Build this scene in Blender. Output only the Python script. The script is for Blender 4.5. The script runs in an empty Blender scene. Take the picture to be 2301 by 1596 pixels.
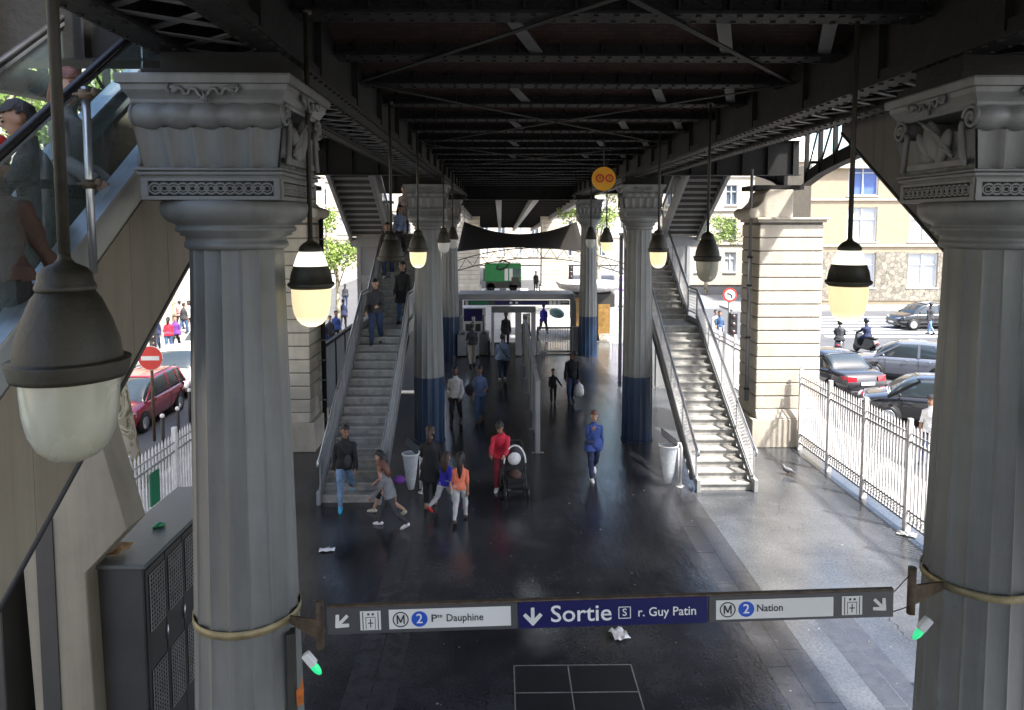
import bpy, bmesh, math, random
import numpy as np
from mathutils import Vector, Matrix
R = math.radians
scene = bpy.context.scene
COL = scene.collection
rnd = random.Random(7)

# ------------------------------------------------------------------ camera, sky, sun, exposure
CAM_Z = 6.0
PITCH, YAW, FPX = R(4.4), R(0.885), 1650.0        # measured on a 2301 px wide copy of the photograph
cam_d = bpy.data.cameras.new('camera'); cam = bpy.data.objects.new('camera', cam_d); COL.objects.link(cam)
cam.location = (0, 0, CAM_Z); cam.rotation_euler = (math.pi/2 - PITCH, 0, -YAW)
cam_d.sensor_width = 36; cam_d.lens = FPX/2301*36; cam_d.shift_y = -0.0743; cam_d.clip_start = .1; cam_d.clip_end = 2000
scene.camera = cam
SUN_DIR = Vector((0.53, -0.44, 1.0)).normalized()    # towards the sun
world = bpy.data.worlds.new("World"); scene.world = world; world.use_nodes = True
wn = world.node_tree.nodes; wl = world.node_tree.links
bg = wn['Background']; sky = wn.new('ShaderNodeTexSky'); sky.sky_type = 'NISHITA'; sky.sun_disc = False
sky.sun_elevation = math.asin(SUN_DIR.z); sky.sun_rotation = math.atan2(SUN_DIR.x, SUN_DIR.y)
sky.air_density = 1.0; sky.dust_density = 3.0; sky.ozone_density = 1.0
wl.new(sky.outputs[0], bg.inputs[0]); bg.inputs[1].default_value = 0.15
sun_d = bpy.data.lights.new('sun', 'SUN'); sun_d.energy = 3.6; sun_d.angle = R(2.5); sun_d.color = (1, .97, .92)
sun = bpy.data.objects.new('sun', sun_d); COL.objects.link(sun)
sun.rotation_euler = SUN_DIR.to_track_quat('Z', 'Y').to_euler()
scene.view_settings.view_transform = 'Standard'; scene.view_settings.look = 'None'
scene.view_settings.gamma = 1; scene.view_settings.exposure = 1.92
scene.cycles.max_bounces = 7; scene.cycles.diffuse_bounces = 4; scene.cycles.glossy_bounces = 4
scene.cycles.transmission_bounces = 6; scene.cycles.transparent_max_bounces = 14
scene.cycles.sample_clamp_indirect = 6; scene.cycles.caustics_reflective = False; scene.cycles.caustics_refractive = False

# a pixel of the 2301 px wide photograph -> where its sight line meets a plane of the real place
_cr = cam.rotation_euler.to_matrix()
def ray(px, py):
    return (_cr @ Vector(((px-1150.5)/FPX, -(py-627)/FPX, -1)))
def G(px, py, z=0.0):
    d = ray(px, py); t = (z-CAM_Z)/d.z; return Vector((d.x*t, d.y*t, z))
def atY(px, py, Y):
    d = ray(px, py); t = Y/d.y; return Vector((d.x*t, Y, CAM_Z+d.z*t))
def atX(px, py, X):
    d = ray(px, py); t = X/d.x; return Vector((X, d.y*t, CAM_Z+d.z*t))

# ------------------------------------------------------------------ materials
MATS = {}
def mat(name, base=(.5,.5,.5), rough=.6, metal=0., var=.12, scale=3., bump=0., bscale=None, emit=None, estr=0., alpha=None, trans=0., spec=None, coat=0., stretch=(1,1,1)):
    if name in MATS: return MATS[name]
    m = bpy.data.materials.new(name); m.use_nodes = True; nt = m.node_tree; p = nt.nodes['Principled BSDF']
    p.inputs['Roughness'].default_value = rough; p.inputs['Metallic'].default_value = metal
    if spec is not None: p.inputs['Specular IOR Level'].default_value = spec
    if trans: p.inputs['Transmission Weight'].default_value = trans
    if coat: p.inputs['Coat Weight'].default_value = coat; p.inputs['Coat Roughness'].default_value = .06
    tc = nt.nodes.new('ShaderNodeTexCoord'); mp = nt.nodes.new('ShaderNodeMapping'); mp.inputs['Scale'].default_value = stretch
    nt.links.new(tc.outputs['Object'], mp.inputs[0])
    if var > 0:
        n = nt.nodes.new('ShaderNodeTexNoise'); n.inputs['Scale'].default_value = scale; n.inputs['Detail'].default_value = 5; n.inputs['Roughness'].default_value = .62
        nt.links.new(mp.outputs[0], n.inputs['Vector'])
        cr = nt.nodes.new('ShaderNodeValToRGB')
        cr.color_ramp.elements[0].position = .3; cr.color_ramp.elements[1].position = .7
        cr.color_ramp.elements[0].color = (*[c*(1-var) for c in base], 1); cr.color_ramp.elements[1].color = (*[min(1, c*(1+var)) for c in base], 1)
        nt.links.new(n.outputs[0], cr.inputs[0]); nt.links.new(cr.outputs[0], p.inputs['Base Color'])
        mr = nt.nodes.new('ShaderNodeMapRange'); mr.inputs[3].default_value = max(0, rough-.1); mr.inputs[4].default_value = min(1, rough+.12)
        nt.links.new(n.outputs[0], mr.inputs[0]); nt.links.new(mr.outputs[0], p.inputs['Roughness'])
    else:
        p.inputs['Base Color'].default_value = (*base, 1)
    if bump:
        n2 = nt.nodes.new('ShaderNodeTexNoise'); n2.inputs['Scale'].default_value = bscale or scale*6; n2.inputs['Detail'].default_value = 4
        nt.links.new(mp.outputs[0], n2.inputs['Vector'])
        b = nt.nodes.new('ShaderNodeBump'); b.inputs['Strength'].default_value = bump; b.inputs['Distance'].default_value = .02
        nt.links.new(n2.outputs[0], b.inputs['Height']); nt.links.new(b.outputs[0], p.inputs['Normal'])
    if emit: p.inputs['Emission Color'].default_value = (*emit, 1); p.inputs['Emission Strength'].default_value = estr
    MATS[name] = m
    return m
def streaked(name, base, dirt, rough=.6, metal=0., amt=.5, sx=6., sz=.35, bump=.15, lo=.45, hi=.75, chips=0):
    """paint or stone with long vertical runs of grime and a finer blotch on top"""
    m = mat(name, base, rough, metal, .12, 2.5, bump, 18); nt = m.node_tree; p = nt.nodes['Principled BSDF']
    src = p.inputs['Base Color'].links[0].from_socket
    tc = nt.nodes.new('ShaderNodeTexCoord'); mp = nt.nodes.new('ShaderNodeMapping'); mp.inputs['Scale'].default_value = (sx, sx, sz)
    n = nt.nodes.new('ShaderNodeTexNoise'); n.inputs['Scale'].default_value = 1.; n.inputs['Detail'].default_value = 6; n.inputs['Roughness'].default_value = .65
    nt.links.new(tc.outputs['Object'], mp.inputs[0]); nt.links.new(mp.outputs[0], n.inputs['Vector'])
    mr = nt.nodes.new('ShaderNodeMapRange'); mr.inputs[1].default_value = lo; mr.inputs[2].default_value = hi; mr.inputs[4].default_value = amt
    nt.links.new(n.outputs[0], mr.inputs[0])
    mx = nt.nodes.new('ShaderNodeMix'); mx.data_type = 'RGBA'; nt.links.new(mr.outputs[0], mx.inputs[0]); nt.links.new(src, mx.inputs[6]); mx.inputs[7].default_value = (*dirt, 1)
    last = mx.outputs[2]
    if chips:
        n3 = nt.nodes.new('ShaderNodeTexNoise'); n3.inputs['Scale'].default_value = chips; n3.inputs['Detail'].default_value = 8; n3.inputs['Roughness'].default_value = .7
        nt.links.new(tc.outputs['Object'], n3.inputs['Vector']); m3 = nt.nodes.new('ShaderNodeMapRange'); m3.inputs[1].default_value = .64; m3.inputs[2].default_value = .72; m3.inputs[4].default_value = .6; nt.links.new(n3.outputs[0], m3.inputs[0])
        x3 = nt.nodes.new('ShaderNodeMix'); x3.data_type = 'RGBA'; nt.links.new(m3.outputs[0], x3.inputs[0]); nt.links.new(last, x3.inputs[6]); x3.inputs[7].default_value = (*[c*.35 for c in dirt], 1); last = x3.outputs[2]
    nt.links.new(last, p.inputs['Base Color'])
    return m
def glassy(name, tint=(.8,.9,.9), refl=.12, rough=.03, body=0., bodycol=(.5,.55,.55)):
    m = bpy.data.materials.new(name); m.use_nodes = True; nt = m.node_tree; nt.nodes.clear()
    o = nt.nodes.new('ShaderNodeOutputMaterial'); t = nt.nodes.new('ShaderNodeBsdfTransparent'); t.inputs[0].default_value = (*tint, 1)
    g = nt.nodes.new('ShaderNodeBsdfGlossy'); g.inputs['Roughness'].default_value = rough
    fr = nt.nodes.new('ShaderNodeFresnel'); fr.inputs[0].default_value = 1.45
    ge = nt.nodes.new('ShaderNodeNewGeometry'); iv = nt.nodes.new('ShaderNodeMath'); iv.operation = 'SUBTRACT'; iv.inputs[0].default_value = 1; nt.links.new(ge.outputs['Backfacing'], iv.inputs[1])
    a0 = nt.nodes.new('ShaderNodeMath'); a0.operation = 'ADD'; a0.inputs[1].default_value = refl*.3; nt.links.new(fr.outputs[0], a0.inputs[0])
    ad = nt.nodes.new('ShaderNodeMath'); ad.operation = 'MULTIPLY'; nt.links.new(a0.outputs[0], ad.inputs[0]); nt.links.new(iv.outputs[0], ad.inputs[1])
    x = nt.nodes.new('ShaderNodeMixShader'); nt.links.new(ad.outputs[0], x.inputs[0]); nt.links.new(t.outputs[0], x.inputs[1]); nt.links.new(g.outputs[0], x.inputs[2])
    last = x
    if body:
        d = nt.nodes.new('ShaderNodeBsdfDiffuse'); d.inputs[0].default_value = (*bodycol, 1)
        y = nt.nodes.new('ShaderNodeMixShader'); y.inputs[0].default_value = body
        nt.links.new(x.outputs[0], y.inputs[1]); nt.links.new(d.outputs[0], y.inputs[2]); last = y
    nt.links.new(last.outputs[0], o.inputs[0]); MATS[name] = m; return m

# ------------------------------------------------------------------ mesh builder
class MB:
    def __init__(s): s.v = []; s.f = []; s.sm = []
    def add(s, vs, fs, smooth=False):
        o = len(s.v); s.v += [tuple(v) for v in vs]; s.f += [tuple(i+o for i in f) for f in fs]; s.sm += [smooth]*len(fs); return s
    def box(s, a, b, rz=0., c=None):
        x0,y0,z0 = a; x1,y1,z1 = b
        vs = [Vector(p) for p in ((x0,y0,z0),(x1,y0,z0),(x1,y1,z0),(x0,y1,z0),(x0,y0,z1),(x1,y0,z1),(x1,y1,z1),(x0,y1,z1))]
        if rz:
            cc = Vector(c) if c is not None else Vector(((x0+x1)/2,(y0+y1)/2,0)); M = Matrix.Rotation(rz, 3, 'Z')
            vs = [M @ (v-cc) + cc for v in vs]
        return s.add(vs, [(0,3,2,1),(4,5,6,7),(0,1,5,4),(1,2,6,5),(2,3,7,6),(3,0,4,7)])
    def cbox(s, c, d, rz=0.):
        return s.box((c[0]-d[0]/2,c[1]-d[1]/2,c[2]-d[2]/2),(c[0]+d[0]/2,c[1]+d[1]/2,c[2]+d[2]/2), rz, c=(c[0],c[1],0))
    def hexa(s, pts): return s.add(pts, [(0,3,2,1),(4,5,6,7),(0,1,5,4),(1,2,6,5),(2,3,7,6),(3,0,4,7)])
    def bar(s, p0, p1, w=.05, h=.05, up=(0,0,1)):
        p0 = Vector(p0); p1 = Vector(p1); d = (p1-p0).normalized(); u = Vector(up)
        if abs(d.dot(u)) > .99: u = Vector((0,1,0))
        r = d.cross(u).normalized(); u = r.cross(d)
        q = []
        for p in (p0, p1):
            for a, b in ((-1,-1),(1,-1),(1,1),(-1,1)): q.append(p + r*a*w/2 + u*b*h/2)
        return s.add(q, [(0,1,2,3),(7,6,5,4),(0,4,5,1),(1,5,6,2),(2,6,7,3),(3,7,4,0)])
    def prism(s, poly, h0, h1, axis='x'):
        """polygon in the plane normal to axis, extruded from h0 to h1; poly coords are (y,z), (x,z) or (x,y)"""
        n = len(poly)
        def mk(p, h): return {'x': (h,p[0],p[1]), 'y': (p[0],h,p[1]), 'z': (p[0],p[1],h)}[axis]
        vs = [mk(p, h0) for p in poly] + [mk(p, h1) for p in poly]
        return s.add(vs, [tuple(range(n))[::-1], tuple(range(n, 2*n))] + [(i,(i+1)%n,(i+1)%n+n,i+n) for i in range(n)])
    def quad(s, a, b, c, d): return s.add([a,b,c,d], [(0,1,2,3)])
    def tube(s, pts, r, n=8, caps=True, sq=(1,1)):
        pts = [Vector(p) for p in pts]; m = len(pts)
        rs = r if isinstance(r, (list, tuple)) else [r]*m
        vs = []; prev = None
        for i, p in enumerate(pts):
            t = (pts[min(i+1,m-1)]-pts[max(i-1,0)]).normalized()
            if prev is None:
                a = Vector((0,0,1)) if abs(t.z) < .9 else Vector((1,0,0)); u = t.cross(a).normalized()
            else:
                u = (prev - t*prev.dot(t)).normalized()
            prev = u; w = t.cross(u)
            for k in range(n):
                g = 2*math.pi*k/n; vs.append(p + (u*math.cos(g)*sq[0] + w*math.sin(g)*sq[1])*rs[i])
        fs = [(i*n+k, i*n+(k+1)%n, (i+1)*n+(k+1)%n, (i+1)*n+k) for i in range(m-1) for k in range(n)]
        if caps: fs += [tuple(range(n))[::-1], tuple(range((m-1)*n, m*n))]
        return s.add(vs, fs, n > 5)
    def lathe(s, prof, c=(0,0,0), n=24, flute=0, depth=.06, smooth=True, cap=True):
        vs = []
        for r, z in prof:
            for k in range(n):
                g = 2*math.pi*k/n; rr = r
                if flute: rr = r*(1 - depth*abs(math.sin(g*flute/2))**.55)
                vs.append((c[0]+rr*math.cos(g), c[1]+rr*math.sin(g), c[2]+z))
        m = len(prof)
        fs = [(i*n+k, i*n+(k+1)%n, (i+1)*n+(k+1)%n, (i+1)*n+k) for i in range(m-1) for k in range(n)]
        if cap: fs += [tuple(range(n))[::-1], tuple(range((m-1)*n, m*n))]
        return s.add(vs, fs, smooth)
    def ell(s, c, r, n=12, m=8, rot=None):
        vs = []; c = Vector(c)
        for i in range(m+1):
            t = math.pi*i/m
            for k in range(n):
                g = 2*math.pi*k/n; p = Vector((r[0]*math.sin(t)*math.cos(g), r[1]*math.sin(t)*math.sin(g), -r[2]*math.cos(t)))
                if rot: p = rot @ p
                vs.append(c+p)
        fs = [(i*n+k, i*n+(k+1)%n, (i+1)*n+(k+1)%n, (i+1)*n+k) for i in range(m) for k in range(n)]
        return s.add(vs, fs, True)
    def xf(s, M, start=0):
        for i in range(start, len(s.v)): s.v[i] = tuple(M @ Vector(s.v[i]))
        return s
    def build(s, name, m, parent=None, world=True, bevel=0., seg=1):
        me = bpy.data.meshes.new(name); off = Vector(parent['org']) if (parent is not None and world) else Vector((0,0,0))
        me.from_pydata([tuple(Vector(v)-off) for v in s.v], [], s.f); me.polygons.foreach_set('use_smooth', s.sm)
        bm = bmesh.new(); bm.from_mesh(me); bmesh.ops.remove_doubles(bm, verts=bm.verts, dist=1e-5)
        bm.faces.ensure_lookup_table(); bmesh.ops.recalc_face_normals(bm, faces=bm.faces)
        if bevel:
            es = [e for e in bm.edges if len(e.link_faces) == 2 and e.calc_face_angle(0) > .6]
            bmesh.ops.bevel(bm, geom=es, offset=bevel, segments=seg, affect='EDGES', profile=.5, clamp_overlap=True)
        bm.to_mesh(me); bm.free()
        if m is not None: me.materials.append(MATS[m] if isinstance(m, str) else m)
        o = bpy.data.objects.new(name, me); COL.objects.link(o)
        o['org'] = [float(q) for q in (parent['org'] if parent is not None else (0,0,0))]
        if parent is not None: o.parent = parent
        return o
def tag(o, label=None, cat=None, group=None, kind=None):
    if label: o['label'] = label
    if cat: o['category'] = cat
    if group: o['group'] = group
    if kind: o['kind'] = kind
    return o
def thing(name, label, cat, loc=(0,0,0), rz=0., group=None, world=True):
    """an Empty at the base of the thing; its parts are built in world coordinates unless it is turned or copied"""
    o = bpy.data.objects.new(name, None); COL.objects.link(o); o.location = loc; o.rotation_euler = (0,0,rz); o.empty_display_size = .2
    o['org'] = [float(q) for q in loc] if world else [0.,0.,0.]
    return tag(o, label, cat, group)
def kids(o): return [c for c in COL.objects if c.parent == o]
def copy_tree(o, loc=None, rz=None, label=None, parent=None):
    c = o.copy(); COL.objects.link(c); c.parent = parent
    if loc is not None: c.location = loc
    if rz is not None: c.rotation_euler = (0,0,rz)
    if label: c['label'] = label
    for k in kids(o): copy_tree(k, parent=c)
    return c
def text_mesh(body, size, m, name, parent, M, extrude=.0015, bold=0., align='LEFT', wid=None):
    cu = bpy.data.curves.new(name, 'FONT'); cu.body = body; cu.size = size; cu.extrude = extrude; cu.offset = bold; cu.align_x = align; cu.align_y = 'CENTER'; cu.resolution_u = 3
    t = bpy.data.objects.new(name, cu); COL.objects.link(t); dg = bpy.context.evaluated_depsgraph_get(); dg.update()
    me = bpy.data.meshes.new_from_object(t.evaluated_get(dg)); bpy.data.objects.remove(t)
    off = Vector(parent['org'])
    if wid:
        xs = [v.co.x for v in me.vertices]; k = wid/(max(xs)-min(xs)); M = M @ Matrix.Diagonal((k,1,1,1))
    for v in me.vertices: v.co = (M @ v.co) - off
    me.materials.clear(); me.materials.append(MATS[m])
    o = bpy.data.objects.new(name, me); COL.objects.link(o); o.parent = parent; o['org'] = parent['org']; return o

# paint, stone and metal of the place
streaked('column_paint', (.175,.182,.178), (.075,.077,.072), .5, 0, .6, 5, .4, .15, .4, .75, 2.6)
streaked('blue_paint', (.010,.030,.070), (.005,.014,.032), .35, 0, .5, 5, .4, .05)
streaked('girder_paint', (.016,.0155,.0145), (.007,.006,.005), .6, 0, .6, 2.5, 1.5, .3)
MATS['girder_paint'].node_tree.nodes['Principled BSDF'].inputs['Specular IOR Level'].default_value = .2
mat('girder_light', (.13,.13,.127), .5, 0, .2, 2, .1)
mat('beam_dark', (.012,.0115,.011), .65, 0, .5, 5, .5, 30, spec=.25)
streaked('stair_paint', (.27,.275,.28), (.14,.14,.14), .45, 0, .5, 4, .5, .08)
mat('stair_tread', (.30,.29,.27), .6, 0, .35, 5, .25, 40)
mat('stair_tread_light', (.36,.35,.32), .55, 0, .25, 5, .25, 40)
streaked('pier_stone', (.47,.425,.35), (.27,.235,.185), .8, 0, .5, 3, .5, .3)
mat('joint_dark', (.13,.12,.105), .9, 0, .3, 4)
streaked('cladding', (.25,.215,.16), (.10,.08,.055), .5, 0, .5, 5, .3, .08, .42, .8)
mat('steel', (.48,.5,.52), .3, .85, .12, 3)
mat('steel_skirt', (.33,.36,.36), .35, .5, .15, 2)
mat('rubber', (.012,.012,.013), .45, 0, .2, 6)
mat('fence_paint', (.66,.64,.63), .5, 0, .25, 5, .1)
mat('sheet_grey', (.22,.225,.23), .55, 0, .15, 1.5)
mat('lamp_shell', (.022,.019,.0105), .55, 0, .35, 7, .15)
mat('lamp_frost', (.42,.41,.32), .25, 0, .08, 5, coat=.3)
mat('lamp_lit', (.9,.75,.4), .3, 0, 0, emit=(1,.83,.48), estr=.24)
mat('lamp_lit_core', (1,.9,.6), .3, 0, 0, emit=(1,.86,.5), estr=3.2)
mat('lamp_white', (.9,.9,.8), .3, 0, 0, emit=(1,.95,.72), estr=.42)
mat('cable', (.03,.03,.03), .6, 0, .2, 4)
mat('black_plastic', (.018,.018,.02), .4, 0, .2, 6)
mat('white_plastic', (.7,.7,.7), .4, 0, .08, 4)
mat('strap_brass', (.30,.25,.14), .5, .3, .3, 8, .15)
mat('bracket_rust', (.10,.07,.045), .65, .2, .5, 14, .3)
mat('sign_grey', (.07,.07,.072), .35, 0, .06, 2)
mat('sign_blue', (.008,.008,.085), .3, 0, .05, 2)
mat('sign_white', (.72,.72,.70), .35, 0, .06, 1.5)
mat('sign_ink', (.02,.02,.02), .5, 0, 0)
mat('line_blue', (.02,.09,.50), .4, 0, 0)
mat('red_paint', (.62,.04,.03), .35, 0, .08, 3)
mat('white_paint', (.8,.8,.8), .4, 0, .05, 3)
mat('yellow_orange', (.85,.42,.02), .4, 0, .06, 5)
mat('green_lens', (.03,.5,.2), .2, 0, 0, emit=(.03,.8,.3), estr=.2)
mat('concrete', (.30,.30,.29), .8, 0, .2, 3, .2)
mat('cabinet', (.045,.042,.038), .45, .1, .18, 2.5, .08)
mat('cabinet_top', (.10,.105,.10), .45, .1, .2, 2.5, .08)
mat('cabinet_mesh', (.32,.31,.30), .4, .5, .2, 9)
mat('dark_inside', (.01,.01,.01), .9, 0, 0)
mat('green_tarp', (.02,.16,.08), .45, 0, .2, 3)
mat('leaf_dry', (.25,.14,.05), .6, 0, .35, 20)
mat('window_glass', (.10,.13,.17), .08, 0, .4, .5)
mat('curtain', (.55,.56,.58), .7, 0, .1, 2)
mat('fabric_canopy', (.014,.012,.010), .8, 0, .2, 2, spec=.2)
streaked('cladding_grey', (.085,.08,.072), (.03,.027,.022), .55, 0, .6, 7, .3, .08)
mat('step_metal', (.10,.125,.15), .35, .3, .3, 8)
glassy('clear_glass', (.80,.88,.88), .15)
glassy('tint_glass', (.92,.97,.97), .3, .03, .05, (.5,.62,.62))
glassy('mesh_glass', (.62,.64,.66), .1, .25, .55, (.36,.37,.38))
# ================================================================== THE SETTING: ground, roads, sky light only
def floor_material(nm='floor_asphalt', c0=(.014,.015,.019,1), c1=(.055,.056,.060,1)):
    m = mat(nm, (.040,.042,.046), .3, 0, .0); nt = m.node_tree; p = nt.nodes['Principled BSDF']
    tc = nt.nodes.new('ShaderNodeTexCoord')
    def noise(sc, stretch, det=5, ro=.6):
        mp = nt.nodes.new('ShaderNodeMapping'); mp.inputs['Scale'].default_value = stretch; nt.links.new(tc.outputs['Object'], mp.inputs[0])
        n = nt.nodes.new('ShaderNodeTexNoise'); n.inputs['Scale'].default_value = sc; n.inputs['Detail'].default_value = det; n.inputs['Roughness'].default_value = ro
        nt.links.new(mp.outputs[0], n.inputs['Vector']); return n
    a = noise(.55, (1,1,1)); b = noise(2.2, (1,.45,1)); c = noise(26, (1,1,1), 3); w = noise(3.2, (1,.35,1), 6, .7)
    cr = nt.nodes.new('ShaderNodeValToRGB'); cr.color_ramp.elements[0].color = c0; cr.color_ramp.elements[1].color = c1
    cr.color_ramp.elements[0].position = .35; cr.color_ramp.elements[1].position = .72
    nt.links.new(a.outputs[0], cr.inputs[0])
    mx = nt.nodes.new('ShaderNodeMix'); mx.data_type = 'RGBA'; mx.blend_type = 'MULTIPLY'; mx.inputs[0].default_value = .6
    c2 = nt.nodes.new('ShaderNodeValToRGB'); c2.color_ramp.elements[0].color = (.55,.55,.55,1); c2.color_ramp.elements[1].color = (1.3,1.3,1.3,1); c2.color_ramp.elements[0].position = .35; c2.color_ramp.elements[1].position = .65
    nt.links.new(c.outputs[0], c2.inputs[0]); nt.links.new(cr.outputs[0], mx.inputs[6]); nt.links.new(c2.outputs[0], mx.inputs[7])
    # small pale gum spots and scuffs
    v = nt.nodes.new('ShaderNodeTexVoronoi'); v.inputs['Scale'].default_value = 1.7; nt.links.new(tc.outputs['Object'], v.inputs['Vector'])
    lt = nt.nodes.new('ShaderNodeMath'); lt.operation = 'LESS_THAN'; lt.inputs[1].default_value = .035; nt.links.new(v.outputs['Distance'], lt.inputs[0])
    mg = nt.nodes.new('ShaderNodeMix'); mg.data_type = 'RGBA'; mg.inputs[7].default_value = (.22,.21,.2,1); nt.links.new(lt.outputs[0], mg.inputs[0]); nt.links.new(mx.outputs[2], mg.inputs[6])
    ve = nt.nodes.new('ShaderNodeTexVoronoi'); ve.feature = 'DISTANCE_TO_EDGE'; ve.inputs['Scale'].default_value = .42
    wp = nt.nodes.new('ShaderNodeMix'); wp.data_type = 'VECTOR'; wp.inputs[0].default_value = .22; nn = noise(1.6, (1,1,1), 4); nt.links.new(tc.outputs['Object'], wp.inputs[4]); nt.links.new(nn.outputs['Color'], wp.inputs[5]); nt.links.new(wp.outputs[1], ve.inputs['Vector'])
    lc = nt.nodes.new('ShaderNodeMath'); lc.operation = 'LESS_THAN'; lc.inputs[1].default_value = .0009; nt.links.new(ve.outputs['Distance'], lc.inputs[0])
    mc = nt.nodes.new('ShaderNodeMix'); mc.data_type = 'RGBA'; mc.inputs[7].default_value = (.006,.006,.006,1); nt.links.new(lc.outputs[0], mc.inputs[0]); nt.links.new(mg.outputs[2], mc.inputs[6])
    nt.links.new(mc.outputs[2], p.inputs['Base Color'])
    mr = nt.nodes.new('ShaderNodeMapRange'); mr.inputs[1].default_value = .3; mr.inputs[2].default_value = .72; mr.inputs[3].default_value = .07; mr.inputs[4].default_value = .22
    nt.links.new(b.outputs[0], mr.inputs[0]); nt.links.new(mr.outputs[0], p.inputs['Roughness'])
    bp = nt.nodes.new('ShaderNodeBump'); bp.inputs['Strength'].default_value = .18; bp.inputs['Distance'].default_value = .05; nt.links.new(w.outputs[0], bp.inputs['Height'])
    bq = nt.nodes.new('ShaderNodeBump'); bq.inputs['Strength'].default_value = .18; bq.inputs['Distance'].default_value = .01; nt.links.new(c.outputs[0], bq.inputs['Height']); nt.links.new(bp.outputs[0], bq.inputs['Normal'])
    nt.links.new(bq.outputs[0], p.inputs['Normal']); p.inputs['Specular IOR Level'].default_value = .6
    return m
floor_material()
floor_material('floor_sunlit_side', (.042,.046,.053,1), (.10,.104,.110,1))  # lighter copy of the asphalt, sunlit brightness put into its colour
mat('granite_strip', (.040,.040,.043), .22, 0, .3, 5, .12, 40, spec=.7)
mat('road_asphalt', (.085,.086,.09), .75, 0, .18, .6, .2, 30)
mat('pavement_mat', (.30,.29,.275), .8, 0, .15, 1.2, .15, 12)
mat('ground_mat', (.20,.195,.19), .85, 0, .2, .3)
mat('kerb_stone', (.36,.35,.34), .75, 0, .15, 3)
mat('road_paint', (.75,.75,.74), .6, 0, .1, 6)
def struct(name, mb, m, **k):
    o = mb.build(name, m, **k); o['kind'] = 'structure'; return o
g = MB(); g.quad((-400,-150,-.16),(400,-150,-.16),(400,900,-.16),(-400,900,-.16)); struct('ground', g, 'ground_mat')
g = MB(); g.box((-6.3,-16,-.2),(8.25,36.5,0)); struct('floor', g, 'floor_asphalt')
g = MB(); g.box((4.262,-16,-.1),(8.24,36.4,.003)); struct('floor', g, 'floor_sunlit_side')
g = MB(); g.box((-6.3,36.52,-.2),(8.25,62,-.002)); struct('pavement', g, 'pavement_mat')
g = MB(); g.box((-8.0,-4,-.19),(-6.3,62,-.005)); struct('pavement', g, 'pavement_mat')
g = MB(); g.box((8.25,-4,-.19),(9.7,34,-.005)); struct('pavement', g, 'pavement_mat')
g = MB(); g.box((-8.15,-4,-.19),(-8.0,62,.0)); g.box((9.7,-4,-.19),(9.85,34,.0)); struct('kerb', g, 'kerb_stone')
g = MB(); g.quad((-15.6,-20,-.14),(-8.15,-20,-.14),(-8.15,110,-.14),(-15.6,110,-.14)); struct('road', g, 'road_asphalt')
g = MB(); g.quad((9.85,-20,-.14),(60,-20,-.14),(60,52.0,-.14),(9.85,52.0,-.14)); struct('road', g, 'road_asphalt')
g = MB(); g.quad((-8.1,62.2,-.136),(60,62.2,-.136),(60,78,-.136),(-8.1,78,-.136)); struct('road', g, 'road_asphalt')
g = MB(); g.box((-19,-20,-.19),(-15.6,110,-.01)); struct('pavement', g, 'pavement_mat')
g = MB(); g.box((16,50.2,-.19),(60,53.2,-.01)); struct('pavement', g, 'pavement_mat')
g = MB()
for k in range(7): g.quad((17.5,38.6+k*1.35,-.13),(32,38.6+k*1.35,-.13),(32,39.2+k*1.35,-.13),(17.5,39.2+k*1.35,-.13))
for k in range(8): g.quad((-8.85,2+k*7,-.13),(-8.72,2+k*7,-.13),(-8.72,6+k*7,-.13),(-8.85,6+k*7,-.13))
for k in range(12): g.quad((-6+k*1.3,63.5,-.13),(-5.3+k*1.3,63.5,-.13),(-5.3+k*1.3,68,-.13),(-6+k*1.3,68,-.13))
struct('road_marking', g, 'road_paint')
# granite strips let into the floor, slab by slab
g = MB()
def strip(x0, x1, y0, y1, L=1.15):
    y = y0
    while y < y1:
        e = min(y+L, y1); g.box((x0,y+.006,-.004),(x1,e-.006,.004)); y = e
strip(-2.0,-1.67,6,34); strip(-1.655,-1.33,6.5,34); strip(3.58,3.9,6,34); strip(3.912,4.25,6.4,34)
for a0, a1 in ((4.75,5.05),(5.065,5.35)):
    y = 6.4
    while y < 10.6:
        g.hexa([(a0+(y-6.4)*.0,y,-.004),(a1,y,-.004),(a1,y+1.1,-.004),(a0,y+1.1,-.004),(a0,y,.004),(a1,y,.004),(a1,y+1.1,.004),(a0,y+1.1,.004)]); y += 1.112
struct('paving_strip', g, 'granite_strip')
h0 = G(1155,1497); h1 = G(1418,1497)
t = thing('floor_hatch', 'dark square metal access hatch with pale edges in the floor below the long sign', 'hatch', (h0.x, h0.y-1.2, 0))
g = MB()
mat('hatch_plate', (.018,.018,.02), .35, .2, .2, 12, .1); mat('hatch_edge', (.34,.34,.33), .4, .6, .2, 9)
xs = [h0.x, (h0.x*1.08+h1.x*.92)/2, h1.x]; ys = [h0.y-1.15, h0.y-.58, h0.y]
for i in range(2):
    for j in range(2):
        MB().box((xs[i]+.008,ys[j]+.008,-.01),(xs[i+1]-.008,ys[j+1]-.008,.006)).build('cover_plate', 'hatch_plate', t)
for x in xs: g.box((x-.008,ys[0],-.01),(x+.008,ys[2],.009))
for y in ys: g.box((xs[0],y-.007,-.01),(xs[2],y+.007,.0085))
g.build('edge_frame', 'hatch_edge', t)
dg0 = G(2045,1535)
t = MB()
t.box((dg0.x,dg0.y-.6,-.01),(dg0.x+.7,dg0.y,.006))
tag(t.build('drain_grate', 'hatch_plate'), 'dark iron grate in the floor at the foot of the near right column', 'grate')

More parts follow.
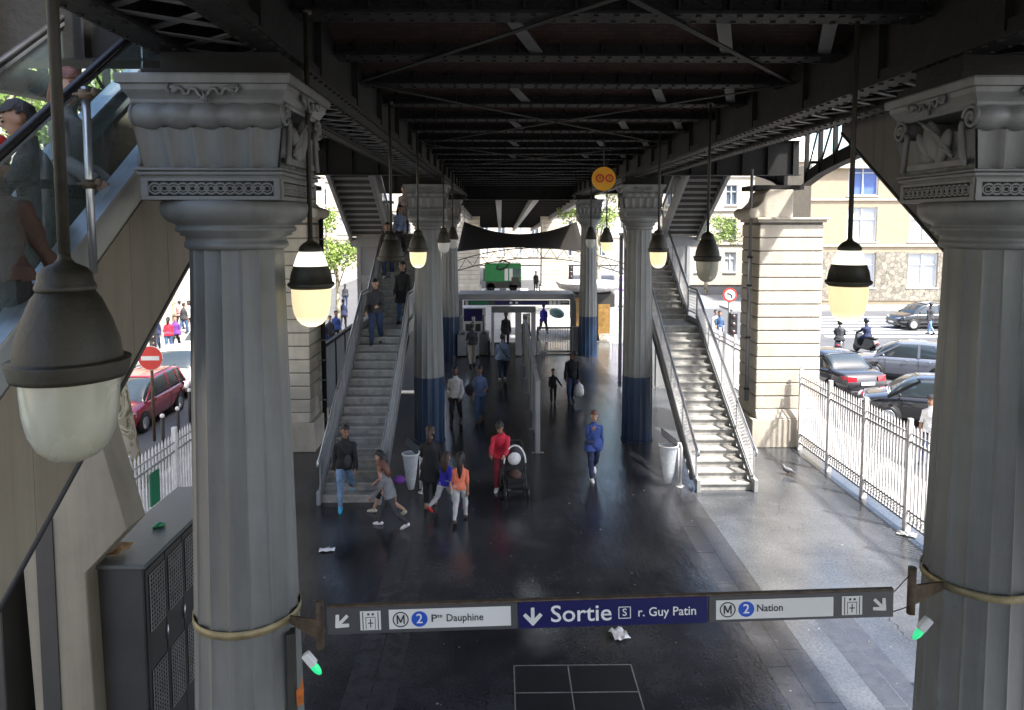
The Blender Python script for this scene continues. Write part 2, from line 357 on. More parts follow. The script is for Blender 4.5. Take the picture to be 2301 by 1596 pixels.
# ================================================================== COLUMNS
def make_column(label, loc):
    """origin at the floor; capital 5.89 to 7.0 m"""
    t = thing('iron_column', label, 'column', loc, 0, 'fluted iron columns under the viaduct', world=False)
    P = 'column_paint'
    MB().lathe([(.445,0),(.445,.05),(.42,.06),(.418,1.8)], n=160, flute=16, depth=.050, smooth=False, cap=False).build('painted_base', 'blue_paint', t)
    MB().lathe([(.4165,1.8),(.338,5.80),(.338,5.84)], n=160, flute=16, depth=.055, smooth=False, cap=False).build('shaft', P, t)
    MB().lathe([(.345,5.80),(.372,5.82),(.372,5.85),(.362,5.86),(.362,5.895),(.40,5.905),(.40,5.925),(.43,5.935),(.435,5.96),(.415,5.97),(.43,5.985),(.48,6.01),(.52,6.055),(.53,6.10),(.525,6.145),(.5,6.155)], n=48).build('echinus', P, t)
    c = MB(); c.box((-.475,-.475,6.155),(.475,.475,6.31)); c.box((-.50,-.50,6.325),(.50,.50,6.352)); c.box((-.47,-.47,6.305),(.47,.47,6.33)); c.box((-.515,-.515,6.355),(.515,.515,6.375))
    c.build('capital_block', P, t, bevel=.006)
    # sunk panels with a running guilloche on front, back and sides
    fr = MB(); ri = MB()
    for k in range(4):
        M = Matrix.Rotation(k*math.pi/2, 4, 'Z'); s0 = len(fr.v)
        fr.box((-.475,-.487,6.285),(.475,-.474,6.31)); fr.box((-.475,-.487,6.155),(.475,-.474,6.182)); fr.box((-.475,-.487,6.182),(-.43,-.474,6.285)); fr.box((.43,-.487,6.182),(.475,-.474,6.285)); fr.xf(M, s0)
        s1 = len(ri.v); nr = 13
        for i in range(nr):
            cx = -.385 + .77*i/(nr-1)
            for rr in (.036, .018):
                ri.tube([(cx+rr*1.15*math.cos(a), -.479-.004*math.sin(a*1), 6.234+rr*math.sin(a)) for a in [2*math.pi*q/12 for q in range(13)]], .0085 if rr > .02 else .006, 5, False)
        ri.xf(M, s1)
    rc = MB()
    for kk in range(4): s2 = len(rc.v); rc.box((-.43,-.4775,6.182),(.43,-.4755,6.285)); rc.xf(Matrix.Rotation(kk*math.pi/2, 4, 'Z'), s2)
    rc.build('recess_shade', 'girder_paint', t)  # dark plate behind the rings, the depth shade is in its colour
    fr.build('panel_border', P, t, bevel=.003); ri.build('guilloche', P, t)
    # fluted bell
    bell = MB(); nf = 5; prof = [(6.39,.455),(6.45,.47),(6.55,.485),(6.645,.50)]
    for k in range(4):
        s0 = len(bell.v); vs = []; nx = nf*8+1
        for z, hw in prof:
            for i in range(nx):
                u = i/(nx-1); ph = (u*nf) % 1.0; d = .050*math.sin(math.pi*ph)**.6 if 0 < ph < 1 else 0
                zz = z + (.022*math.sin(math.pi*ph) if z > 6.6 else (-.018*(1-math.sin(math.pi*ph)) if z < 6.4 else 0))
                vs.append((-hw+2*hw*u, -hw-.012+d, zz))
        bell.add(vs, [(r*nx+i, r*nx+i+1, (r+1)*nx+i+1, (r+1)*nx+i) for r in range(3) for i in range(nx-1)], True); bell.xf(Matrix.Rotation(k*math.pi/2, 4, 'Z'), s0)
    bell.box((-.42,-.42,6.375),(.42,.42,6.66)); bell.build('bell', P, t)
    # two rolls (front and back) ending in scrolls on the sides
    for s in (-1, 1):
        rl = MB(); vs = []; nx = 49; nr = 20
        for i in range(nx):
            u = i/(nx-1); x = -.50+1.0*u; ph = (u*5) % 1; rr = .078 + .020*abs(math.sin(math.pi*u*5))
            for k in range(nr):
                a = 2*math.pi*k/nr; vs.append((x, s*(.455)+rr*math.cos(a)*1.0, 6.735+rr*math.sin(a)))
        rl.add(vs, [(i*nr+k, i*nr+(k+1)%nr, (i+1)*nr+(k+1)%nr, (i+1)*nr+k) for i in range(nx-1) for k in range(nr)], True)
        ro = rl.build('roll', P, t)
        vo = MB()
        for sx in (-1, 1):
            pts = []; 
            for q in range(34):
                a = q/33*math.pi*3.4; r0 = .088*(1-q/33*.78)
                pts.append((sx*.512, s*(.455 - r0*math.cos(a)), 6.735+r0*math.sin(a)))
            stem = [(sx*.512, s*(.40-.01*j), 6.40+.055*j) for j in range(6)]
            vo.tube(stem+[(sx*.512, s*.365, 6.72)], .022, 6); vo.tube(pts, .017, 6); vo.ell((sx*.512, s*.455, 6.735), (.02,.022,.022), 8, 6)
        vo.build('volute', P, ro)
    lf = MB()
    for sx in (-1, 1):
        lf.ell((sx*.49,.03,6.62), (.045,.10,.17), 14, 10, Matrix.Rotation(-.45*sx*sx, 3, 'X')); lf.ell((sx*.485,-.10,6.56), (.035,.07,.15), 12, 8, Matrix.Rotation(.5, 3, 'X')); lf.ell((sx*.485,.15,6.60), (.03,.055,.14), 12, 8, Matrix.Rotation(-.8, 3, 'X'))
        for j in range(5): lf.tube([(sx*.505,-.25+.03*j,6.48+.03*j),(sx*.515,-.14+.05*j,6.55+.045*j),(sx*.505,-.05+.07*j,6.60+.05*j)], [.014,.02,.006], 6)
        lf.box((sx*.49-.015,-.36,6.41),(sx*.49+.015,.36,6.455))
    lf.build('leaf_carving', P, t)
    # moulded abacus
    ab = MB(); vs = []; fs = []
    prof = [(.505,6.80),(.515,6.815),(.515,6.835),(.53,6.86),(.555,6.895),(.56,6.93),(.585,6.935),(.59,6.985),(.585,7.0)]
    for hw, z in prof: vs += [(-hw,-hw,z),(hw,-hw,z),(hw,hw,z),(-hw,hw,z)]
    n = len(prof); fs = [(i*4+k, i*4+(k+1)%4, (i+1)*4+(k+1)%4, (i+1)*4+k) for i in range(n-1) for k in range(4)] + [(0,1,2,3), tuple(range(4*n-4, 4*n))]
    ab.add(vs, fs); abo = ab.build('abacus', P, t)
    kn = MB()
    for k in range(4):
        s0 = len(kn.v)
        for sx in (-1, 1):
            kn.tube([(sx*x, -.565+d, z) for x, d, z in ((0,0,6.83),(.03,0,6.86),(.05,0,6.895),(.085,0,6.90),(.10,0,6.865),(.125,0,6.86),(.14,0,6.895),(.165,-.004,6.905),(.19,-.004,6.885),(.225,0,6.87))], [.008,.012,.014,.014,.012,.014,.014,.02,.022,.006], 6)
            kn.ell((sx*.19,-.57,6.905), (.045,.015,.018), 8, 6)
            kn.tube([(sx*.225,-.57,6.93),(sx*.24,-.58,6.90),(sx*.215,-.575,6.86)], [.006,.014,.006], 6)
        kn.tube([(0,-.56,6.82),(.012,-.57,6.85),(0,-.57,6.88)], [.03,.016,.008], 6); kn.xf(Matrix.Rotation(k*math.pi/2, 4, 'Z'), s0)
    kn.build('ribbon_ornament', P, abo)
    return t
col_near_left = make_column('fluted grey iron column nearest on the left, holding the left end of the long sign', (-2.0, 5.62, 0))
NR = (3.81, 5.62); ML = (-1.97, 19.95); MR = (3.77, 19.95); TL = (-2.29, 32.8); TR = (3.93, 32.8)
copy_tree(col_near_left, (*NR, 0), label='fluted grey iron column nearest on the right, cut off by the edge of the photo')
copy_tree(col_near_left, (*ML, 0), label='grey fluted column with blue foot beside the left staircase')
copy_tree(col_near_left, (*MR, 0), label='grey fluted column with blue foot streaked by sunlight, beside the right staircase')
copy_tree(col_near_left, (*TL, 0), label='far fluted column with blue foot left of the ticket gates')
copy_tree(col_near_left, (*TR, 0), label='far fluted column with blue foot right of the ticket gates, beside the kiosk')

# ================================================================== VIADUCT DECK
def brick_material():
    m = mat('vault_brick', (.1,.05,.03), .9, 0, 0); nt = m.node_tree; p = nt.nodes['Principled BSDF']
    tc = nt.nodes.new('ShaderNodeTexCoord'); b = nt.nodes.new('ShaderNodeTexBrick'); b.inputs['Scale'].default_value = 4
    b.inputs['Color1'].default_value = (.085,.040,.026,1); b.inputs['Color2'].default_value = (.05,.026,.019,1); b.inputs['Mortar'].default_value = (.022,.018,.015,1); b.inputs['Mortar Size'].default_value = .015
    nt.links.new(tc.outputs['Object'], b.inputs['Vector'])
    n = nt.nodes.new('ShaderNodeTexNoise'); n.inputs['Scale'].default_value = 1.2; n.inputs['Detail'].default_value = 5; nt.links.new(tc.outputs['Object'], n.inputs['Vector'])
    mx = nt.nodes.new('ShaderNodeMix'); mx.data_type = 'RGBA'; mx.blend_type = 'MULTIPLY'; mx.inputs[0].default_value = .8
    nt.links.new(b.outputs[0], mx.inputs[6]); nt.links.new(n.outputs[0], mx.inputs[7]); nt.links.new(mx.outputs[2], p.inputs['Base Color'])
brick_material()
XI0, XI1 = -1.62, 3.36      # inner webs of the two girder pairs
dk = thing('viaduct_deck', 'dark riveted steel and brick underside of the railway viaduct overhead', 'viaduct', (0.9, 13, 7.2))
YB = [1.55+1.45*k for k in range(22)]
vault = MB()
for a, b in zip([-16.0,-2.0]+YB, [-2.0]+YB+[34.2]):
    n = 6
    for k in range(n):
        y0 = a+(b-a)*k/n; y1 = a+(b-a)*(k+1)/n
        z0 = 7.73+.17*math.sin(math.pi*k/n); z1 = 7.73+.17*math.sin(math.pi*(k+1)/n)
        vault.hexa([(XI0-.2,y0,z0),(XI1+.2,y0,z0),(XI1+.2,y1,z1),(XI0-.2,y1,z1),(XI0-.2,y0,8.4),(XI1+.2,y0,8.4),(XI1+.2,y1,8.4),(XI0-.2,y1,8.4)])
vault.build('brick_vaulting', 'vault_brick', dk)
def cross_beam(y, m='beam_dark'):
    b = MB(); b.box((XI0,y-.012,7.62),(XI1,y+.012,8.1)); b.box((XI0,y-.14,7.60),(XI1,y+.14,7.622)); b.box((XI0,y-.10,7.622),(XI1,y+.10,7.64)); b.box((XI0,y-.14,7.90),(XI1,y+.14,7.93))
    x = XI0+.12
    while x < XI1:
        for s in (-1, 1):
            for dx in (0,): b.cbox((x,y+s*.085,7.594),(.035,.035,.016)); b.cbox((x+.06,y+s*.02,7.72),(.03,.03,.03))
        x += .16
    for k in range(12):
        xx = XI0+.2+k*.4; b.box((xx,y-.09,7.64),(xx+.02,y+.09,7.9))
    return b
for y in YB:
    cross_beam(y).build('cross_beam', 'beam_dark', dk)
# longitudinal girders in pairs over each column row
def girder_pair(cx):
    for s in (-1, 1):
        x = cx+s*.36; b = MB()
        b.box((x-.012,-16,7.22),(x+.012,34,8.5)); b.box((x-.12,-16,7.20),(x+.12,34,7.222)); b.box((x-.10,-16,7.222),(x+.10,34,7.24)); b.box((x-.06,-16,7.24),(x+.06,34,7.33))
        y = -1.6
        while y < 33.5:
            b.box((x-.075,y,7.24),(x+.075,y+.02,8.45)); y += 1.62
        y = 2.0
        while y < 33:
            for q in (-.085,.085): b.cbox((x+q,y,7.194),(.03,.03,.014))
            y += .17 if y < 20 else .4
        o = b.build('girder', 'girder_paint', dk)
    l = MB(); y = -1.5; k = 0
    while y < 33:
        l.bar((cx-.34,y,7.26),(cx+.34,y+.5,7.26),.06,.012); l.bar((cx+.34,y,7.275),(cx-.34,y+.5,7.275),.06,.012); y += .5
    l.build('lattice_bracing', 'girder_light', dk)
girder_pair(-1.98); girder_pair(3.74)
for cy in (5.62, 19.95, 32.8):
    for cx in (-1.98, 3.74):
        b = MB(); b.box((cx-.5,cy-.42,7.0),(cx+.5,cy+.42,7.06)); b.box((cx-.42,cy-.3,7.06),(cx+.42,cy+.3,7.2)); b.build('bearing', 'girder_paint', dk)
# diagonal wind braces under the cross beams
for a, b_ in (((XI0,2.0),(XI1,8.5)),((XI1,2.0),(XI0,8.5)),((XI0,8.5),(XI1,15.0)),((XI1,8.5),(XI0,15.0)),((XI0,15.0),(XI1,21.4)),((XI1,15.0),(XI0,21.4)),((XI0,21.4),(XI1,27.9)),((XI1,21.4),(XI0,27.9))):
    d = MB(); d.bar((*a,7.58),(*b_,7.58),.06,.012); d.build('wind_brace', 'beam_dark', dk)
for x in (-.1, 1.75, 2.7):
    yy = 3.0
    while yy < 20:
        MB().bar((x,yy+.1,7.86),(x+.45,yy+1.35,7.64),.12,.014).build('stringer_brace', 'girder_light', dk); yy += 1.45*2
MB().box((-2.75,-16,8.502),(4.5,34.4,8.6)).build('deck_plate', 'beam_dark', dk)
b = MB(); b.box((XI0,33.9,7.05),(XI1,34.2,8.5)); b.box((XI0,33.75,7.03),(XI1,34.3,7.06)); b.build('end_beam', 'beam_dark', dk)

# side platforms: slab, outer lattice girder on the piers, cantilever cross girders
mat('slab_under', (.16,.155,.14), .8, 0, .3, 2, .2)
def side(sx):
    """sx -1 left, +1 right of the centre line x=.88"""
    X = lambda d: .88+sx*d
    name = 'left' if sx < 0 else 'right'
    t = thing('platform_girder', ('grey lattice girder carrying the platform over the left fence' if sx < 0 else 'grey arched lattice girder carrying the platform over the right fence'), 'girder', (X(7.1), 12, 7))
    b = MB(); c = MB(); p = MB(); N = 18
    for (y0, y1) in ((4.6,19.2),(20.6,33.2)):
        prev = None
        for k in range(N+1):
            u = k/N; y = y0+(y1-y0)*u; z = 6.95+.75*(1-(2*u-1)**2)**.8
            if prev is not None:
                c.hexa([(X(6.98),prev[0],prev[1]),(X(7.22),prev[0],prev[1]),(X(7.22),y,z),(X(6.98),y,z),(X(6.98),prev[0],prev[1]+.03),(X(7.22),prev[0],prev[1]+.03),(X(7.22),y,z+.03),(X(6.98),y,z+.03)])
                c.hexa([(X(7.09),prev[0],prev[1]+.03),(X(7.11),prev[0],prev[1]+.03),(X(7.11),y,z+.03),(X(7.09),y,z+.03),(X(7.09),prev[0],prev[1]+.36),(X(7.11),prev[0],prev[1]+.36),(X(7.11),y,z+.36),(X(7.09),y,z+.36)])
            if True:
                b = MB(); b.box((X(7.1)-.05,y-.035,z+.03),(X(7.1)+.05,y+.035,8.85))
                if k < N:
                    u2 = (k+1)/N; z2 = 6.95+.75*(1-(2*u2-1)**2)**.8
                    b.bar((X(7.13),y,8.75),(X(7.13),y0+(y1-y0)*u2,z2+.35),.02,.06)
                b.build('web_member', 'girder_paint', t)
            prev = (y, z)
    p.box((X(7.1)-.15,4,8.85),(X(7.1)+.15,33.4,9.0))
    c.build('bottom_chord', 'girder_paint', t); p.build('top_chord', 'girder_paint', t)
    s = thing('platform_slab', ('dark underside of the left station platform' if sx < 0 else 'dark underside of the right station platform'), 'platform', (X(5), 20, 8.9))
    q = MB(); x0, x1 = sorted((X(3.3), X(7.25)))
    q.box((x0,9.4,8.95),(x1,34,9.2))
    if sx > 0: q.box((x0,-16,8.95),(x1,5.4,9.2)); q.box((min(X(4.75),X(7.25)),5.4,8.95),(max(X(4.75),X(7.25)),9.4,9.2))
    q.build('slab', 'slab_under', s)
    for y in (11.2,12.8,14.4,16.0,17.6,22.6,24.2,27.4,30.6):
        b = MB(); a0, a1 = sorted((X(3.25), X(7.0))); b.box((a0,y-.01,8.45),(a1,y+.01,8.95)); b.box((a0,y-.1,8.43),(a1,y+.1,8.45)); b.build('joist', 'girder_paint', s)
    # heavy cross girders at the column rows
    for y in (6.15, 20.2, 33.0):
        b = MB(); a0, a1 = sorted((X(3.32), X(7.3)))
        b.box((a0,y-.015,7.3),(a1,y+.015,8.2)); b.box((a0,y-.16,7.28),(a1,y+.16,7.30)); b.box((a0,y-.16,8.2),(a1,y+.16,8.22))
        for k in range(6): xx = a0+.3+k*(a1-a0-.5)/5; b.box((xx,y-.12,7.3),(xx+.02,y+.12,8.2))
        b.build('cross_girder', 'girder_paint', s)
side(-1); side(1)

# ================================================================== MASONRY PIERS
def pier(label, x0, x1, y0, y1, top, z_c=6.0, corbel=True, m='pier_stone'):
    t = thing('masonry_pier', label, 'pier', ((x0+x1)/2, (y0+y1)/2, 0), 0, 'rusticated stone piers')
    b = MB(); b.box((x0-.12,y0-.12,0),(x1+.12,y1+.12,.78)); b.prism([(y0-.12,.78),(y1+.12,.78),(y1,1.02),(y0,1.02)], x0, x1, 'x'); b.build('plinth', m, t, bevel=.02)
    z = 1.03; bl = MB(); H = .352
    while z < z_c-.05:
        e = min(z+H-.022, z_c-.02); odd = int(round((z-1.03)/H)) % 2; W_ = x1-x0; D_ = y1-y0; rr_ = random.Random(int(z*100))
        cx_ = [x0, x1]; cy_ = [y0, y0+D_*(.62 if odd else .38), y1]
        for i_ in range(len(cx_)-1):
            for j_ in range(2):
                g_ = .001; q_ = rr_.uniform(-.006,.004); bl.box((cx_[i_]+(g_ if i_ else q_),cy_[j_]+(g_ if j_ else q_),z),(cx_[i_+1]-(g_ if i_ < len(cx_)-2 else q_),cy_[j_+1]-(g_ if j_ < 1 else q_),e))
        z += H
    bl.build('stone_courses', m, t, bevel=.026, seg=2)
    MB().box((x0+.03,y0+.03,.9),(x1-.03,y1-.03,z_c)).build('joint_bed', 'joint_dark', t)
    c = MB(); c.box((x0-.05,y0-.05,z_c),(x1+.05,y1+.05,z_c+.07)); c.box((x0-.11,y0-.11,z_c+.07),(x1+.11,y1+.11,z_c+.13)); c.build('cornice', m, t, bevel=.012)
    if corbel:
        s = 1 if (x0+x1)/2 < .88 else -1     # scroll faces the hall
        xi = x1 if s > 0 else x0
        def xx(d): return xi+s*d
        prof = [(xx(.18),z_c+.13),(xx(.25),z_c+.22),(xx(.20),z_c+.33),(xx(.05),z_c+.40),(xx(-.10),z_c+.55),(xx(-.16),z_c+.75),(xx(-.30),z_c+.86),(xx(-.9),z_c+.86),(xx(-.9),z_c+.13)]
        k = MB(); k.prism([(p[0],p[1]) for p in prof], y0+.1, y1-.1, 'y'); k.tube([(xx(.14),y0+.06,z_c+.24),(xx(.14),y1-.06,z_c+.24)], .14, 14); k.build('scroll_corbel', m, t, bevel=.015)
        d = MB(); d.box((min(xx(-1.2),xx(.1)),y0+.15,z_c+.86),(max(xx(-1.2),xx(.1)),y1-.15,z_c+.98)); d.build('bearing_block', 'girder_paint', t)
    return t
pier('pale rusticated stone pier at the right beside the bright staircase, with a grey downpipe', 6.80, 8.50, 19.2, 20.6, 7)
pier('rusticated stone pier behind the near left column beside the left staircase', -6.70, -4.98, 19.0, 20.4, 7)
pier('sunlit stone pier far behind the ticket gates, right one under the distant viaduct', 3.35, 5.55, 60, 62, 7, 6.5)
pier('stone pier far behind the ticket gates, left one under the distant viaduct', -3.65, -1.75, 60, 62, 7, 6.5)
pier('stone pier behind the left staircase landing, seen past the grey sheet panels', -6.5, -5.05, 33.2, 34.5, 7)
# downpipe on the right pier
t = thing('downpipe', 'grey drain pipe clamped up the side of the right stone pier', 'pipe', (6.62, 19.7, 0))
b = MB(); b.tube([(6.64,19.45,1.2),(6.64,19.45,5.1)], .055, 12); b.build('pipe', 'girder_light', t)
b = MB()
b.tube([(6.64,19.45,5.1),(6.64,19.45,7.4)], .04, 10); b.build('upper_pipe', 'girder_light', t)
for z in (1.5,2.9,4.3,5.05): MB().lathe([(.072,z),(.072,z+.05)], (6.64,19.45,0), 14).build('clamp', 'girder_paint', t)
t = thing('downpipe', 'thin dark drain pipe beside the left stone pier with wall clips', 'pipe', (-4.86, 20.1, 0))
MB().tube([(-4.86,20.0,0),(-4.86,20.0,6.4)], .06, 10).build('pipe', 'girder_paint', t)
for k in range(10): MB().cbox((-4.84,19.9,.6+k*.55),(.18,.04,.03)).build('clip', 'girder_light', t)

# the viaduct beyond the street crossing, running gently downhill
t = thing('distant_viaduct', 'pale lit underside of the railway viaduct beyond the street crossing', 'viaduct', (1, 60, 6))
b = MB()
def zfar(y): return 7.1-(y-34.5)*.036
for k in range(24):
    y = 34.6+k*2.5; z = zfar(y); b.hexa([(-2.4,y,z+.3),(4.2,y,z+.3),(4.2,y+.25,z+.3),(-2.4,y+.25,z+.3),(-2.4,y,z+.8),(4.2,y,z+.8),(4.2,y+.25,z+.8),(-2.4,y+.25,z+.8)])
b.build('cross_beam', 'girder_paint', t)
for x in (-2.5,-.1,1.7,4.1):
    b = MB(); y0, y1 = 34.6, 98; z0, z1 = zfar(y0), zfar(y1); b.hexa([(x-.15,y0,z0),(x+.15,y0,z0),(x+.15,y1,z1),(x-.15,y1,z1),(x-.15,y0,z0+1),(x+.15,y0,z0+1),(x+.15,y1,z1+1),(x-.15,y1,z1+1)]); b.build('girder', 'girder_light', t)
b = MB(); b.hexa([(-2.6,34.6,zfar(34.6)+.8),(4.4,34.6,zfar(34.6)+.8),(4.4,98,zfar(98)+.8),(-2.6,98,zfar(98)+.8),(-2.6,34.6,zfar(34.6)+1),(4.4,34.6,zfar(34.6)+1),(4.4,98,zfar(98)+1),(-2.6,98,zfar(98)+1)]); b.build('deck_plate', 'slab_under', t)

# ================================================================== BUILDINGS
streaked('facade_tan', (.36,.28,.19), (.30,.24,.17), .85, 0, .4, .5, .5, .1)
streaked('facade_cream', (.56,.50,.41), (.42,.37,.30), .85, 0, .3, .5, .4, .1)
mat('roof_zinc', (.24,.25,.28), .5, .3, .12, 1)
mat('frame_white', (.72,.72,.70), .5, 0, .05, 3)
mat('shutter_blue', (.10,.16,.40), .5, 0, .1, 3)
def rubble():
    m = mat('rubble', (.3,.28,.23), .9, 0, 0); nt = m.node_tree; p = nt.nodes['Principled BSDF']; tc = nt.nodes.new('ShaderNodeTexCoord')
    v = nt.nodes.new('ShaderNodeTexVoronoi'); v.inputs['Scale'].default_value = 3.2; nt.links.new(tc.outputs['Object'], v.inputs['Vector'])
    v2 = nt.nodes.new('ShaderNodeTexVoronoi'); v2.feature = 'DISTANCE_TO_EDGE'; v2.inputs['Scale'].default_value = 3.2; nt.links.new(tc.outputs['Object'], v2.inputs['Vector'])
    cr = nt.nodes.new('ShaderNodeValToRGB'); cr.color_ramp.elements[0].color = (.16,.14,.11,1); cr.color_ramp.elements[1].color = (.34,.31,.25,1); nt.links.new(v.outputs['Color'], cr.inputs[0])
    mr = nt.nodes.new('ShaderNodeMapRange'); mr.inputs[2].default_value = .06; mr.inputs[3].default_value = .35; mr.inputs[4].default_value = 1; nt.links.new(v2.outputs[0], mr.inputs[0])
    mx = nt.nodes.new('ShaderNodeMix'); mx.data_type = 'RGBA'; mx.blend_type = 'MULTIPLY'; mx.inputs[0].default_value = 1; nt.links.new(cr.outputs[0], mx.inputs[6]); nt.links.new(mr.outputs[0], mx.inputs[7]); nt.links.new(mx.outputs[2], p.inputs['Base Color'])
rubble()
def building(name, label, origin, rz, W, H, D, m, rows, cols, win=(1.1,1.9), first=2.2, pitch=3.1, margin=1.5, cats='building', base=None, shutters=(), roof=2.2, frame='frame_white', skip=()):
    """local x along the facade, facade at y=0 looking to -y, depth D"""
    t = thing(name, label, cats, origin, rz, world=False)
    # wall with real openings: piers between windows and bands between rows
    w = MB(); xs = [margin+(W-2*margin)*(i+.5)/cols for i in range(cols)]; zs = [first+pitch*r for r in range(rows)]
    cut_x = [0.]; 
    for x in xs: cut_x += [x-win[0]/2, x+win[0]/2]
    cut_x.append(W); zc = [0.]
    for z in zs: zc += [z-win[1]/2, z+win[1]/2]
    zc.append(H)
    for i in range(len(cut_x)-1):
        for j in range(len(zc)-1):
            if i % 2 == 1 and j % 2 == 1: continue
            w.box((cut_x[i],0,zc[j]),(cut_x[i+1],.3,zc[j+1]))
    w.box((0,.32,0),(W,D,H)); w.build('wall', m, t)
    if base:
        s = MB()
        for i in range(len(cut_x)-1):
            lo = 0.25
            if i % 2 == 1: s.box((cut_x[i],-.06,lo),(cut_x[i+1],-.004,max(lo+.1,zc[1]-.1)))
            else: s.box((cut_x[i],-.06,lo),(cut_x[i+1],-.004,zc[2]+.1))
        s.build('rubble_base', base, t)
    c = MB()
    for z in [first+pitch*(r+.5)+.05 for r in range(rows)]: c.box((-.05,-.12,z),(W+.05,-.002,z+.16))
    c.box((-.2,-.4,H-.3),(W+.2,.3,H)); c.build('cornice', 'facade_cream', t, bevel=.03)
    gl = MATS['window_glass']
    for r, z in enumerate(zs):
        for i, x in enumerate(xs):
            if (r,i) in skip: continue
            f = MB(); a, b = win[0]/2, win[1]/2
            f.box((x-a,.1,z-b),(x-a+.07,.2,z+b)); f.box((x+a-.07,.1,z-b),(x+a,.2,z+b)); f.box((x-.04,.1,z-b),(x+.04,.2,z+b)); f.box((x-a,.1,z+b-.07),(x+a,.2,z+b)); f.box((x-a,.1,z-b),(x+a,.2,z-b+.07)); f.box((x-a,.1,z+b*.3),(x+a,.19,z+b*.3+.05)); f.box((x-a-.1,-.1,z-b-.1),(x+a+.1,.05,z-b))
            fo = f.build('window', frame, t)
            MB().box((x-a+.05,.21,z-b+.05),(x+a-.05,.23,z+b-.05)).build('pane', 'shutter_blue' if r in shutters else ('curtain' if rnd.random() < .45 else 'window_glass'), fo)
    if roof:
        q = MB(); q.hexa([(0,0,H),(W,0,H),(W,D,H),(0,D,H),(1,1.4,H+roof),(W-1,1.4,H+roof),(W-1,D-1,H+roof),(1,D-1,H+roof)]); ro = q.build('roof', 'roof_zinc', t)
        for i in range(3): MB().box((W*(.2+.3*i),D*.4,H+roof-.2),(W*(.2+.3*i)+1.2,D*.4+.6,H+roof+1.1)).build('chimney', 'facade_tan', ro)
    return t
building('stone_building', 'tan building with rubble stone ground floor and white windows across the crossing at right', (22.6,53.4,0), 0, 26, 10.2, 12, 'facade_tan', 3, 5, win=(2.2,2.5), first=2.5, pitch=3.35, base='rubble', shutters=(2,), roof=0)
building('apartment_building', 'cream apartment building behind the stone building at right, seen past the staircase', (13.5,70,0), 0, 17, 12, 10, 'facade_cream', 3, 5, pitch=3.2)
building('street_facade', 'long sunlit cream terrace lining the left side street', (-19,-6,0), math.pi/2, 86, 15, 10, 'facade_cream', 4, 14, pitch=3.4, win=(1.4,2.1))
building('apartment_building', 'pale apartment building closing the view on the left, beyond the leafy street tree', (-24,88,0), 0, 18, 16, 10, 'facade_cream', 4, 6, pitch=3.4)
building('apartment_building', 'pale apartment building in the far middle behind the green truck', (-5,104,0), 0, 22, 13, 10, 'facade_cream', 4, 8, pitch=3.1)
